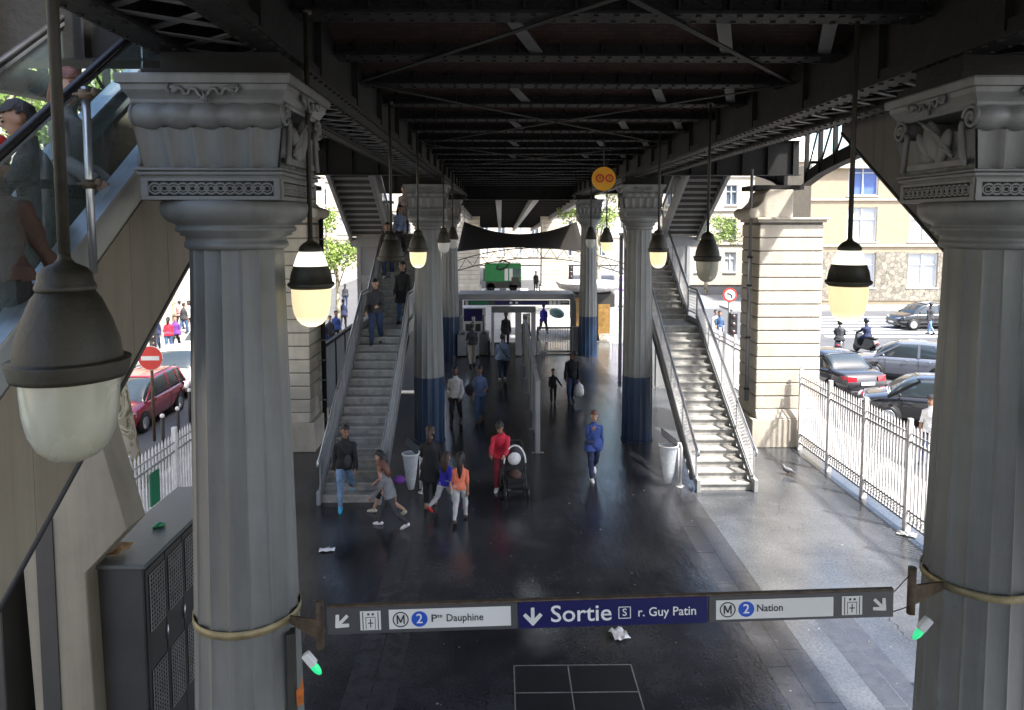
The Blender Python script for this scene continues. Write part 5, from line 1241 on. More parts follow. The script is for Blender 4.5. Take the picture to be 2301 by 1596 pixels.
    if hair:
        inv = HM.inverted(); hl = np.array([tuple(inv @ (Vector(c)-hc)) for c in co[L == 'head']]) if (L == 'head').any() else np.zeros((0,3))
        mk = np.zeros(N, bool); ids = np.where(L == 'head')[0]
        if len(ids):
            hl /= hs; mk[ids] = (hl[:,2] > .045) | ((hl[:,1] < .005)&(hl[:,2] > (-.06 if hair[1] != 'short' else -.04))&~((np.abs(hl[:,0]) > .07)&(hl[:,2] < .02)))
        if cap: 
            mk2 = np.zeros(N, bool); mk2[ids] = hl[:,2] > .035; shell('cap', mk2, .022, cap, .0)
        shell('hair', mk, .014 if hair[1] == 'short' else .024, hair[0], .006, 25.)
        if hair[1] in ('long','mid'):
            q = MB(); Ld = .30 if hair[1] == 'long' else .16
            q.tube([H(0,-.05,.08)*s, H(0,-.085,.0)*s, (H(0,-.09,-.08))*s, (H(0,-.095,-.08-Ld*.5)-sp*.0)*s, (H(0,-.09,-.08-Ld))*s], [.05*hs*s,.085*hs*s,.095*hs*s,.085*hs*s,.03*s], 14, sq=(1,.62)); 
            o2 = q.build('long_hair', hair[0], t, world=False)
        elif hair[1] == 'bun':
            MB().ell(H(0,-.11,.07)*s, (.035*s,)*3).build('bun', hair[0], t, world=False)
    t['hands'] = [list(map(float, hh*s)) for hh in hands]
    return t
def at_world(t, local):
    return Matrix.Translation(t.location) @ Matrix.Rotation(t.rotation_euler.z, 4, 'Z') @ Vector(local)
PI = math.pi
# near the foot of the left staircase
man_black = make_person('man in a black jacket and light blue jeans stepping off the left staircase', G(778,1136), PI+.15, 1.78, ((22,6),(-20,32)), ((-12,14,12,0),(24,14,22,0)), 2, (20,6), 'skin_tan', ('black','long',-.05), ('denim_light','long'), 'cyan', ('hair_black','short'), outer=1, build=1.05)
make_person('child in a grey sweatshirt and dark trousers striding left by the litter bag', G(877,1186), PI*.42, 1.36, ((28,12),(-24,24)), ((-25,6,14,0),(25,8,20,0)), 16, (0,12), 'skin_tan', ('grey','long',-.06), ('charcoal','long'), 'white', ('hair_auburn','mid'), child=True)
make_person('bare legged child in pink and black half hidden behind the child in grey', G(868,1158), PI*.42, 1.38, ((35,16),(-28,25)), ((20,8,25,0),(-18,8,20,0)), 12, (0,5), 'skin_light', ('pink','short',-.04), ('black','short'), 'beige', ('hair_black','mid'), child=True)
make_person('woman in a long black coat with brown hair, seen from behind', G(968,1138), .1, 1.70, ((10,4),(-12,18)), ((18,8,30,0),(30,6,50,0)), 4, (-20,-5), 'skin_light', ('black','long',-.08), ('black','crop'), 'tan', ('hair_brown','mid'), skirt=('black',.62), outer=1)
make_person('girl in a royal blue top and pale leggings running behind the woman in black', G(1000,1150), -.5, 1.26, ((32,12),(-38,30)), ((-25,20,30,0),(28,18,35,0)), 8, (0,0), 'skin_light', ('royal','short',-.04), ('lightgrey','long'), 'red', ('hair_brown','long'), child=True)
make_person('girl in a coral shirt and grey leggings with black hair, walking away', G(1035,1170), -.12, 1.36, ((18,8),(-14,20)), ((-12,12,14,0),(10,12,16,0)), 3, (0,0), 'skin_tan', ('coral','short',-.04), ('lightgrey','long'), 'brown', ('hair_black','long'), child=True)
# the hall
mom = make_person('woman in a crimson jacket bending over a baby stroller in the middle of the hall', G(1128,1098), PI-.18, 1.64, ((16,8),(-18,20)), ((38,12,30,8),(40,12,30,8)), 20, (-8,18), 'skin_tan', ('crimson','long',-.08), ('maroon','long'), 'white', ('hair_black','bun'), outer=1)
make_person('woman in a blue pullover and navy leggings walking towards us right of the hall', G(1333,1072), PI+.08, 1.63, ((24,6),(-14,30)), ((52,10,100,22),(-16,16,10,0)), 2, (0,8), 'skin_light', ('blue','long',-.16), ('navy','long'), 'white', ('hair_auburn','short'), outer=1, build=1.05)
make_person('man in a pale grey sweater and black trousers with a hand in his pocket', G(1024,956), PI-.1, 1.76, ((14,4),(-16,20)), ((-10,18,25,6),(4,16,30,14)), 0, (0,0), 'skin_dark', ('lightgrey','long',-.05), ('black','long'), 'charcoal', ('hair_black','short'))
make_person('man in slate blue shirt and jeans beside the man in a pale sweater', G(1078,948), PI+.1, 1.72, ((12,4),(-10,16)), ((10,14,10,0),(14,16,75,14)), 0, (0,18), 'skin_tan', ('slate','short',-.08), ('denim','long'), 'brown', ('hair_black','short'))
dad = make_person('man in a black pullover and jeans holding a small child by the hand', G(1284,906), PI+.12, 1.80, ((10,4),(-12,16)), ((14,20,10,0),(-4,10,12,0)), 8, (25,34), 'skin_tan', ('black','long',-.05), ('denim_dark','long'), 'charcoal', ('hair_black','short'), build=1.08)
kid = make_person('small child in black holding the hand of the man in a black pullover', G(1243,906), PI, 1.12, ((8,4),(-8,12)), ((10,12,40,0),(15,50,40,-30)), 0, (0,0), 'skin_light', ('black','long',-.05), ('black','long'), 'charcoal', ('hair_black','short'), child=True)
make_person('man in a light blue shirt with a diagonal bag strap walking away to the gates', G(1129,856), .0, 1.80, ((20,6),(-18,26)), ((-14,14,8,0),(16,14,10,0)), 3, (0,0), 'skin_tan', ('skyblue','long',-.10), ('denim_dark','long'), 'white', ('hair_black','short'), build=1.12)
make_person('man in a dark top and beige trousers standing by the left ticket gates', G(1061,822), .2, 1.78, ((10,4),(-10,14)), ((10,14,30,0),(20,14,60,10)), 4, (0,5), 'skin_dark', ('charcoal','long',-.04), ('beige','long'), 'black', ('hair_black','short'), voxel=.016)
make_person('person in a black coat silhouetted in the left opening of the gates', G(1137,782), .0, 1.72, ((14,4),(-14,18)), ((-10,12,15,0),(14,12,15,0)), 2, (0,0), 'skin_dark', ('black','long',-.08), ('black','long'), 'black', ('hair_black','mid'), skirt=('black',.7), voxel=.016)
make_person('person in black going through the right opening of the doorway frame', G(1180,795), .1, 1.75, ((14,4),(-14,18)), ((-10,12,15,0),(14,12,40,0)), 3, (0,0), 'skin_dark', ('black','long',-.08), ('black','long'), 'black', ('hair_black','short'), voxel=.016)
make_person('person in a blue shirt walking beyond the wide barred gate', G(1221,752), -.4, 1.72, ((30,8),(-28,25)), ((-10,12,15,0),(14,12,15,0)), 3, (0,0), 'skin_dark', ('royal','short',-.08), ('charcoal','long'), 'black', ('hair_black','short'), voxel=.02)
make_person('tiny standing figure in dark clothes far away under the distant viaduct', G(1204,655), PI, 1.75, ((5,2),(-5,4)), ((5,10,60,10),(5,10,20,0)), 0, (0,0), 'skin_tan', ('charcoal','long',-.08), ('charcoal','long'), 'black', ('hair_black','short'), voxel=.028)
# on the left staircase: height of the tread under a given y
def step_z(y, Y0):
    if y < Y0: return 0
    n = int((y-Y0)/.2778)+1
    if n <= 18: return n*.17
    y2 = y-(Y0+18*.2778+1.0)
    if y2 < 0: return 18*.17
    return 18*.17+min(15, int(y2/.2778)+1)*.17
def on_stairs(px, y, **k):
    z = step_z(y, 15.4); x = (px-1125)*y/1650; return Vector((x,y,z))
make_person('man in charcoal top and jeans halfway down the left staircase', on_stairs(843,19.75), PI, 1.76, ((14,10),(-6,22)), ((20,10,30,0),(18,12,70,20)), 0, (0,12), 'skin_light', ('charcoal','long',-.05), ('denim_dark','long'), 'charcoal', ('hair_black','short'), build=1.05)
make_person('person in a black coat and blue jeans high on the left staircase, nearest the column', on_stairs(905,21.4), PI-.1, 1.78, ((12,8),(-6,18)), ((10,10,20,0),(18,12,20,0)), 0, (0,5), 'skin_tan', ('black','long',-.2), ('denim','long'), 'black', ('hair_black','mid'), skirt=('black',.6), outer=1)
make_person('person in dark top and jeans behind the dark lamp on the left staircase', on_stairs(872,23.2), PI, 1.74, ((14,8),(-6,18)), ((10,10,20,0),(18,12,20,0)), 0, (0,5), 'skin_tan', ('black','long',-.05), ('denim_dark','long'), 'white', ('hair_black','short'), voxel=.016)
make_person('woman with black hair and a pale blue top near the top of the left staircase', on_stairs(900,24.2), PI, 1.62, ((14,8),(-6,18)), ((10,10,20,0),(18,12,20,0)), 0, (30,5), 'skin_light', ('skyblue','long',-.05), ('charcoal','long'), 'white', ('hair_black','long'), voxel=.016)
make_person('person in a striped fawn wrap at the very top of the left staircase', on_stairs(910,26.2), PI, 1.66, ((5,3),(-5,4)), ((10,10,30,0),(10,12,30,0)), 0, (0,5), 'skin_tan', ('stripe','long',-.1), ('brown','long'), 'black', ('hair_brown','short'), skirt=('stripe',.5), voxel=.016)
# on the escalator at the left
def esc_at(px, py, y, h): # head of the rider seen at this pixel
    q = atY(px, py, y); return (q.x, q.y, q.z-h*.91)
make_person('passenger with long brown hair riding the left escalator behind the lamp rod', esc_at(150,212,5.6,1.66), -PI*.45, 1.66, ((4,2),(-3,3)), ((10,10,40,0),(10,12,40,0)), 0, (-40,8), 'skin_light', ('grey','long',-.05), ('black','long'), 'black', ('hair_auburn','mid'))
make_person('dark haired passenger gripping the handrail on the left escalator', esc_at(84,268,5.0,1.72), PI*.62, 1.66, ((4,2),(-3,3)), ((20,14,60,0),(34,16,30,0)), 6, (10,14), 'skin_tan', ('black','long',-.05), ('black','long'), 'black', ('hair_black','short'))
make_person('passenger in a red cap and brown jacket at the left edge on the escalator', esc_at(-22,372,4.4,1.66), .1, 1.66, ((4,2),(-3,3)), ((22,14,30,0),(20,12,30,0)), 4, (0,0), 'skin_tan', ('brown','long',-.05), ('black','long'), 'black', ('hair_black','short'), cap='red_paint')
# outside on the right and left
make_person('pedestrian in a dark coat on the crossing beside the black car', G(2089,752), .3, 1.72, ((16,6),(-14,20)), ((10,14,10,0),(-10,14,10,0)), 0, (0,0), 'skin_dark', ('charcoal','long',-.1), ('denim_light','long'), 'black', ('hair_black','short'), voxel=.02, build=1.1)
make_person('pedestrian with dark cap and pale shirt just outside the right fence by the near car', G(2088,1040), PI*.7, 1.72, ((16,6),(-14,20)), ((10,14,10,0),(-10,14,10,0)), 4, (0,0), 'skin_tan', ('white','short',-.1), ('navy','long'), 'black', ('hair_black','short'), voxel=.018, cap='cloth_black')
cols = ['navy','white','purple','crimson','charcoal','skyblue','grey','blue']
SPOT = [(380,792,'crimson','person in purple and crimson crossing the left side street'),(396,788,'purple','person in purple just behind the one in crimson on the left street'),(352,790,'navy','pedestrian in navy at the left edge of the side street gap'),(414,752,'charcoal','dark figure under the street tree on the far left pavement'),(426,748,'white','pedestrian in white beside the near left column edge'),(404,740,'pink','distant pedestrian in pink on the far left pavement'),
 (728,800,'navy','person in navy outside beyond the left pier, lowest of the group'),(742,790,'charcoal','person in charcoal outside beyond the left pier beside white chairs'),(756,778,'blue','person in blue outside beyond the left pier'),(772,742,'navy','person in navy farther off beyond the left pier'),(776,690,'charcoal','tiny dark pedestrian under the green street tree'),(1606,770,'lightgrey','pedestrian in pale grey beyond the right staircase rail'),(1616,776,'denim','pedestrian in blue beside the sign pole beyond the right staircase')]
for i, (px, py, c_, lab) in enumerate(SPOT):
    make_person(lab, G(px,py,-.0), rnd.choice((0,PI))+rnd.uniform(-.6,.6), 1.62+.03*(i % 5), ((16,6),(-14,20)) if i % 2 else ((6,3),(-5,6)), ((10,14,10,0),(-10,14,20,0)), 2, (0,0), rnd.choice(('skin_light','skin_tan','skin_dark')), (c_,'long' if i % 3 else 'short',-.08), (rnd.choice(('denim_dark','black','denim')),'long'), 'black', ('hair_black','short' if i % 2 else 'mid'), voxel=.024)

# ------------------------------------------------------------------ things people carry or push
def held(name, label, cat, mb, m, group=None):
    return tag(mb.build(name, m), label, cat, group)
hw = at_world(dad, dad['hands'][1]); hw2 = at_world(dad, dad['hands'][0]); bagp = hw if hw.x > hw2.x else hw2
m = MB(); vs = []; n = 16; prof = [(.0,.03),(.05,.05),(.12,.13),(.28,.17),(.42,.17),(.5,.10),(.52,.01)]
for d, r_ in prof:
    for k_ in range(n):
        a = 2*PI*k_/n; w = 1+.08*math.sin(a*5+d*11); vs.append((bagp.x+.02+r_*w*math.cos(a), bagp.y+r_*.6*w*math.sin(a), bagp.z-.02-d))
m.add(vs, [(i*n+k_,i*n+(k_+1)%n,(i+1)*n+(k_+1)%n,(i+1)*n+k_) for i in range(len(prof)-1) for k_ in range(n)], True)
held('plastic_bag', 'white plastic shopping bag hanging from the hand of the man in a black pullover', 'bag', m, 'cloth_white')
q = G(1129,856)
m = MB(); m.tube([(q.x-.17,q.y-.10,1.47),(q.x-.05,q.y-.20,1.25),(q.x+.12,q.y-.18,1.02),(q.x+.22,q.y-.08,.88)], .014, 6); m.cbox((q.x+.25,q.y-.02,.80),(.07,.24,.26))
held('shoulder_bag', 'dark shoulder bag with long strap across the light blue shirt', 'bag', m, 'cloth_black')
q = G(1078,948); m = MB(); m.ell((q.x-.30,q.y-.18,1.02),(.14,.09,.17)); m.tube([(q.x-.30,q.y-.18,1.15),(q.x-.26,q.y-.12,1.30),(q.x-.20,q.y-.06,1.38)], .012, 6)
held('shoulder_bag', 'dark bag slung in front of the man in a slate blue shirt', 'bag', m, 'cloth_black')
q = G(1333,1072); m = MB(); m.ell((q.x-.12,q.y-.22,.90),(.12,.06,.055)); held('belt_bag', 'small dark bag at the waist of the woman in the blue pullover', 'bag', m, 'cloth_navy')
q = G(778,1136); m = MB(); m.ell((q.x+.10,q.y-.21,1.02),(.08,.05,.15)); m.tube([(q.x+.09,q.y-.19,1.15),(q.x-.02,q.y-.17,1.30),(q.x-.14,q.y-.08,1.47)], .010, 6); held('shoulder_bag', 'slim black bag across the front of the man in a black jacket', 'bag', m, 'cloth_charcoal')
q = G(1221,752); m = MB(); m.ell((q.x+.72,q.y,1.15),(.42,.25,.26),16,10,Matrix.Rotation(.25,3,'Y')); held('round_bundle', 'pale teal rounded bundle beside the person in blue beyond the gate', 'bundle', m, mat('teal_pale', (.25,.45,.48), .4, 0, .1, 4))
q = G(885,1150); m = MB(); m.ell((q.x+.12,q.y,.68),(.13,.09,.09)); held('purple_bag', 'purple cloth bag beside the child in grey', 'bag', m, 'cloth_purple')
# stroller
sl = G(1156,1108)
t = thing('baby_stroller', 'black baby stroller with a white hooped hood pushed by the woman in crimson', 'stroller', (sl.x,sl.y,0), .12, world=False)
m = MB(); m.tube([(-.24,-.32,.12),(-.24,.10,.55),(-.24,.46,1.0),(-.20,.52,1.04),(.20,.52,1.04),(.24,.46,1.0),(.24,.10,.55),(.24,-.32,.12)], .013, 8); m.tube([(-.24,.32,.12),(-.24,.05,.45),(-.24,-.15,.62)], .013, 8); m.tube([(.24,.32,.12),(.24,.05,.45),(.24,-.15,.62)], .013, 8); m.tube([(-.24,.32,.12),(.24,.32,.12)], .012, 8); m.tube([(-.24,-.32,.14),(.24,-.32,.14)], .012, 8)
m.build('chassis', 'cable', t)
for sx in (-1,1):
    for yy_ in (-.34,.32):
        w = MB(); w.lathe([(.075,-.03),(.105,-.025),(.115,0),(.105,.025),(.075,.03)], n=20); w.xf(Matrix.Translation((sx*.25,yy_,.115)) @ Matrix.Rotation(PI/2,4,'Y')); w.build('wheel', 'rubber', t)
m = MB(); m.hexa([(-.20,-.26,.30),(.20,-.26,.30),(.20,.16,.42),(-.20,.16,.42),(-.20,-.30,.44),(.20,-.30,.44),(.20,.10,.52),(-.20,.10,.52)]); m.hexa([(-.20,.08,.42),(.20,.08,.42),(.20,.34,.92),(-.20,.34,.92),(-.20,.02,.48),(.20,.02,.48),(.20,.28,.96),(-.20,.28,.96)]); m.build('seat', 'cloth_black', t, bevel=.02)
m = MB(); vs = []; nx_, ny_ = 13, 7
for i in range(ny_):
    a = R(5+i*20)
    for j in range(nx_):
        b_ = PI*j/(nx_-1); vs.append((-.235*math.cos(b_), .20-.26*math.cos(a)*math.sin(b_)*1.0+.02, .70+.34*math.sin(b_)*(.35+.65*math.sin(a))))
m.add(vs, [(i*nx_+j,i*nx_+j+1,(i+1)*nx_+j+1,(i+1)*nx_+j) for i in range(ny_-1) for j in range(nx_-1)], True)
o = m.build('hood', 'cloth_charcoal', t); sd = o.modifiers.new('s','SOLIDIFY'); sd.thickness = .01
MB().tube([(-.24*math.cos(PI*j/16), -.07-.0*j, .70+.40*math.sin(PI*j/16)) for j in range(17)], .018, 8).build('hood_hoop', 'white_plastic', t)
MB().ell((0,.02,.78),(.15,.10,.15)).build('blanket', 'cloth_white', t)
m = MB(); m.ell((0,-.15,.48),(.14,.20,.10)); m.build('footmuff', 'cloth_brown', t)
m = MB(); m.box((-.2,-.2,.16),(.2,.28,.34)); m.build('basket', 'cloth_black', t, bevel=.03)

# ================================================================== VEHICLES
mat('car_black', (.012,.012,.014), .18, .3, .08, 2, coat=1); mat('car_dark', (.035,.035,.038), .2, .4, .08, 2, coat=1); mat('car_silver', (.19,.20,.23), .22, .5, .06, 2, coat=1); mat('car_white', (.72,.72,.72), .25, 0, .04, 2, coat=1); mat('car_red', (.30,.012,.03), .2, .2, .08, 2, coat=1)
mat('car_glass', (.03,.04,.045), .05, 0, .1, 1, spec=1.); mat('tail_red', (.45,.01,.02), .15, 0, .05, 3, coat=1); mat('head_clear', (.6,.62,.65), .1, .3, .1, 6, coat=1)
KIND = {
 'sedan': dict(L=4.65, W=.90, low=[(0,.62),(.06,.86),(.25,.97),(.95,1.02),(1.6,.97),(3.25,.93),(3.5,.90),(4.3,.78),(4.6,.60),(4.65,.45)], cab=(.85,3.45), roof=(1.55,2.75), zr=1.45),
 'hatch': dict(L=3.85, W=.84, low=[(0,.60),(.04,.90),(.20,1.0),(1.0,.98),(2.75,.95),(3.0,.92),(3.6,.80),(3.82,.60),(3.85,.45)], cab=(.08,3.05), roof=(.60,2.15), zr=1.47),
 'wagon': dict(L=4.45, W=.88, low=[(0,.62),(.04,.95),(.15,1.03),(1.0,1.0),(3.1,.97),(3.35,.95),(4.1,.82),(4.4,.62),(4.45,.45)], cab=(.06,3.40), roof=(.40,2.35), zr=1.58)}
def make_car(label, kind, colour, loc, yaw, rails=False, plate='white_plastic'):
    K = KIND[kind]; Lc, W = K['L'], K['W']; C_ = 'car_'+colour
    t = thing('parked_car' if colour in ('red','white') else 'car', label, 'car', (loc[0],loc[1],-.14), yaw, world=False)
    def top(y):
        P = K['low']
        for (a, za), (b, zb_) in zip(P[:-1], P[1:]):
            if a <= y <= b: return za+(zb_-za)*(y-a)/(b-a)
        return P[-1][1]
    ys = sorted(set([p[0] for p in K['low']]+[Lc*i/22 for i in range(23)])); n = 0; vs = []; rings = []
    for y in ys:
        e = min(y, Lc-y); w = W*(.80+.20*min(1, (e/.55))**.5) if e < .55 else W; zt = top(y); zb_ = .22+.06*(1-min(1,e/.5))
        half = [(0,zb_),(w*.86,zb_),(w*.97,zb_+.12),(w*1.0,.55 if zt > .6 else (zb_+zt)/2),(w*.985,min(zt-.10,.80) if zt > .75 else zt-.06),(w*.93,zt-.03),(w*.80,zt),(w*.4,zt+.018),(0,zt+.022)]
        ring = half+[(-x,z) for x,z in half[-2:0:-1]]; n = len(ring); vs += [(x,y-Lc/2,z) for x,z in ring]
    m = MB(); R_ = len(ys); m.add(vs, [(i*n+k_,i*n+(k_+1)%n,(i+1)*n+(k_+1)%n,(i+1)*n+k_) for i in range(R_-1) for k_ in range(n)]+[tuple(range(n)),tuple(range((R_-1)*n,R_*n))], True)
    body = m.build('body', C_, t)
    c0, c1 = K['cab']; r0, r1 = K['roof']; zr = K['zr']
    def cab(y, ins=0.):   # roof height along the cabin
        if y < r0: u = (y-c0)/(r0-c0); return top(c0)-.03+(zr-top(c0)+.03)*math.sin(u*PI/2)**.75
        if y > r1: u = (c1-y)/(c1-r1); return top(c1)-.03+(zr-top(c1)+.03)*math.sin(u*PI/2)**.9
        u = (y-r0)/(r1-r0); return zr+.035*math.sin(u*PI)
    yc = [c0+(c1-c0)*i/20 for i in range(21)]; vs = []; 
    for y in yc:
        zt = cab(y); zb_ = top(y)-.04; hgt = max(zt-zb_, .01); f_ = min(1, hgt/.45)
        wb = W*.93; wt = W*.74; half = [(0,zb_),(wb,zb_),(wb-.01,zb_+hgt*.15),(wb+(wt-wb)*.82,zb_+hgt*.80),(wt,zb_+hgt*.93),(wt*.75,zb_+hgt*.985),(0,zb_+hgt)]
        ring = half+[(-x,z) for x,z in half[-2:0:-1]]; n = len(ring); vs += [(x,y-Lc/2,z) for x,z in ring]
    m = MB(); R_ = len(yc); m.add(vs, [(i*n+k_,i*n+(k_+1)%n,(i+1)*n+(k_+1)%n,(i+1)*n+k_) for i in range(R_-1) for k_ in range(n)]+[tuple(range(n)),tuple(range((R_-1)*n,R_*n))], True)
    m.build('windows', 'car_glass', t)
    # roof skin and pillars just proud of the glass
    m = MB(); vs = []; yr = [r0-.12+(r1-r0+.2)*i/12 for i in range(13)]
    for y in yr:
        z = cab(min(max(y,c0),c1)); half = [(W*.745,z-.075),(W*.73,z-.03),(W*.55,z+.008),(0,z+.016)]; ring = half+[(-x,zz) for x,zz in half[-2::-1]]; n = len(ring); vs += [(x,y-Lc/2,zz) for x,zz in ring]
    m.add(vs, [(i*n+k_,i*n+k_+1,(i+1)*n+k_+1,(i+1)*n+k_) for i in range(12) for k_ in range(n-1)], True); o = m.build('roof', C_, t); sd = o.modifiers.new('s','SOLIDIFY'); sd.thickness = .012
    for sx in (-1,1):
        wb = W*.935; wt = W*.752
        for (ya, yb, w_) in ((c0+.04,r0,.11),(c1-.04,r1,.07),((r0+r1)/2+.12,(r0+r1)/2+.12,.09)) + (((c0+.55,r0+.35,.08),) if kind != 'sedan' else ()):
            MB().bar((sx*wb,ya-Lc/2,top(ya)-.02),(sx*wt,yb-Lc/2,cab(yb)-.06),.03,w_,up=(0,1,0)).build('pillar', C_, t)
    for yw in (.78, Lc-.85):
        for sx in (-1,1):
            a = MB(); a.lathe([(.37,-.012),(.37,.012)], n=28); a.xf(Matrix.Translation((sx*(W*.995),yw-Lc/2,.34)) @ Matrix.Rotation(PI/2,4,'Y')); a.build('wheel_arch', 'dark_inside', t)
            w = MB(); w.lathe([(.20,-.10),(.29,-.10),(.315,-.07),(.315,.07),(.29,.10),(.20,.10)], n=28); w.xf(Matrix.Translation((sx*(W-.075),yw-Lc/2,.315)) @ Matrix.Rotation(PI/2,4,'Y')); wo = w.build('wheel', 'rubber', t)
            w = MB(); w.lathe([(.20,-.01),(.20,.02),(.18,.012)], n=24); w.lathe([(.001,.03),(.045,.03),(.05,.0)], n=12)
            for k_ in range(5): aa = 2*PI*k_/5; w.bar((0,0,.015),(.19*math.cos(aa),.19*math.sin(aa),.015),.05,.02)
            w.xf(Matrix.Translation((sx*(W+.02),yw-Lc/2,.315)) @ Matrix.Rotation(sx*PI/2,4,'Y')); w.build('rim', 'steel', wo)
    for sx in (-1,1):
        h_ = .82 if kind != 'sedan' else .80
        q_ = MB(); q_.hexa([(sx*W*.45,-Lc/2-.012,h_-.07),(sx*W*.80,-Lc/2+.03,h_-.08),(sx*W*.93,-Lc/2+.22,h_-.02),(sx*W*.60,-Lc/2+.2,h_-.07),(sx*W*.45,-Lc/2+.02,h_+.08),(sx*W*.80,-Lc/2+.05,h_+.10),(sx*W*.965,-Lc/2+.24,h_+.10),(sx*W*.60,-Lc/2+.2,h_+.08)]); q_.build('tail_light', 'tail_red', t)
        q_ = MB(); q_.hexa([(sx*W*.45,Lc/2-.02,.56),(sx*W*.80,Lc/2-.10,.58),(sx*W*.96,Lc/2-.35,.64),(sx*W*.5,Lc/2-.3,.58),(sx*W*.45,Lc/2-.05,.68),(sx*W*.80,Lc/2-.12,.72),(sx*W*.95,Lc/2-.38,.78),(sx*W*.5,Lc/2-.3,.70)]); q_.build('headlight', 'head_clear', t)
        q_ = MB(); q_.ell((sx*(W+.08),c1-.35-Lc/2,1.0),(.09,.05,.06),12,8); q_.build('mirror', C_, t)
        for yd in (.42,.62): q_ = MB(); q_.tube([(sx*(W+.012),Lc*yd-.55-Lc/2,.84),(sx*(W+.03),Lc*yd-.48-Lc/2,.84),(sx*(W+.012),Lc*yd-.40-Lc/2,.84)], .012, 6); q_.build('door_handle', C_, t)
        if rails: MB().tube([(sx*W*.68,r0-Lc/2,zr+.06),(sx*W*.70,r1-Lc/2,zr+.07)], .018, 8).build('roof_rail', 'black_plastic', t)
        q_ = MB()
        for yd in (c0+.62,(r0+r1)/2+.12,c1-.42): q_.bar((sx*(W*1.003),yd-Lc/2,.34),(sx*(W*.99),yd-Lc/2,.88),.006,.010,up=(0,1,0))
        q_.build('door_seam', 'dark_inside', t)
    MB().box((-.26,-Lc/2-.03,.60),(.26,-Lc/2-.012,.71)).build('number_plate', plate, t)
    MB().box((-.26,Lc/2-.0,.36),(.26,Lc/2+.02,.46)).build('number_plate', plate, t)
    for sgn in (-1,1): MB().box((-W*.72,sgn*(Lc/2-.06)-.07,.24),(W*.72,sgn*(Lc/2-.06)+.07,.42)).build('bumper', 'black_plastic', t, bevel=.03)
    return t
make_car('dark red estate car parked on the left street behind the no entry sign', 'wagon', 'red', (-11.25,22.5), PI+.03, rails=True).scale = (.9,.9,.9)
make_car('white car with its windscreen towards us behind the red estate car', 'hatch', 'white', (-12.0,27.0), PI+.25)
make_car('second white car farther back on the left street', 'sedan', 'white', (-13.2,33.5), PI-.05)
make_car('black car at the near left column edge behind the red estate car', 'hatch', 'black', (-10.6,27.6), PI+.02)
make_car('silver saloon among the white cars on the left street', 'sedan', 'silver', (-13.6,24.2), PI+.04)
make_car('white hatchback far along the left street near the pavement', 'hatch', 'white', (-10.6,35.5), PI)
make_car('dark saloon car far along the left street', 'sedan', 'dark', (-12.6,43.0), PI)
make_car('dark saloon car with red tail lights seen from behind, beside the right stone pier', 'sedan', 'dark', (12.1,26.8), .18)
make_car('dark hatchback nearest the right fence, seen from its left side', 'hatch', 'black', (13.0,21.9), PI*.36)
make_car('silver grey hatchback with a red tail light beyond the dark saloon', 'hatch', 'silver', (16.0,28.4), PI*.33)
make_car('black car crossing at the upper right beyond the zebra stripes', 'hatch', 'black', (24.6,42.0), PI*.5)
# scooters with riders
def scooter(label, plab, px, py, yaw, top_):
    q = G(px, py, -.14); t = thing('scooter', label, 'scooter', (q.x,q.y,-.14), yaw, 'scooters waiting at the crossing', world=False)
    for yw in (-.6,.65):
        w = MB(); w.lathe([(.12,-.05),(.20,-.06),(.235,0),(.20,.06),(.12,.05)], n=22); w.xf(Matrix.Translation((0,yw,.235)) @ Matrix.Rotation(PI/2,4,'Y')); w.build('wheel', 'rubber', t)
    m = MB(); m.prism([(-.85,.55),(-.70,.78),(-.1,.80),(.05,.42),(.30,.36),(.48,.95),(.58,.95),(.68,.40),(.35,.22),(-.35,.22)], -.16, .16, 'x'); m.build('body', 'car_dark', t, bevel=.05, seg=2)
    MB().tube([(-.33,.42,1.06),(-.1,.50,1.04),(.1,.50,1.04),(.33,.42,1.06)], .018, 8).build('handlebar', 'cable', t)
    MB().box((-.13,-.75,.80),(.13,-.05,.86)).build('seat', 'rubber', t, bevel=.02); MB().ell((0,.66,.62),(.09,.07,.09)).build('headlight', 'head_clear', t); MB().ell((0,-.88,.62),(.08,.04,.05)).build('tail_light', 'tail_red', t)
    p_ = make_person(plab, (q.x+.15*math.sin(yaw),q.y-.15*math.cos(yaw),.06), yaw, 1.74, ((72,80),(72,80)), ((50,12,20,4),(50,12,20,4)), 12, (0,8), 'skin_tan', top_, ('black','long'), 'black', None, outer=1, voxel=.02, build=1.12)
    hc_ = MB(); hc_.ell((0,.14,1.37),(.13,.15,.14)); hc_.build('helmet', 'car_black', p_)
    return t
scooter('dark scooter against the right stone pier edge, under the rider with a bag strap', 'rider in dark clothes and helmet on the scooter beside the stone pier', 1885, 800, -.5, ('charcoal','long',-.05))
scooter('dark scooter in the open road right of the other scooter', 'rider in a puffy dark blue jacket and helmet on the right scooter', 1944, 795, .15, ('navy','long',-.05))
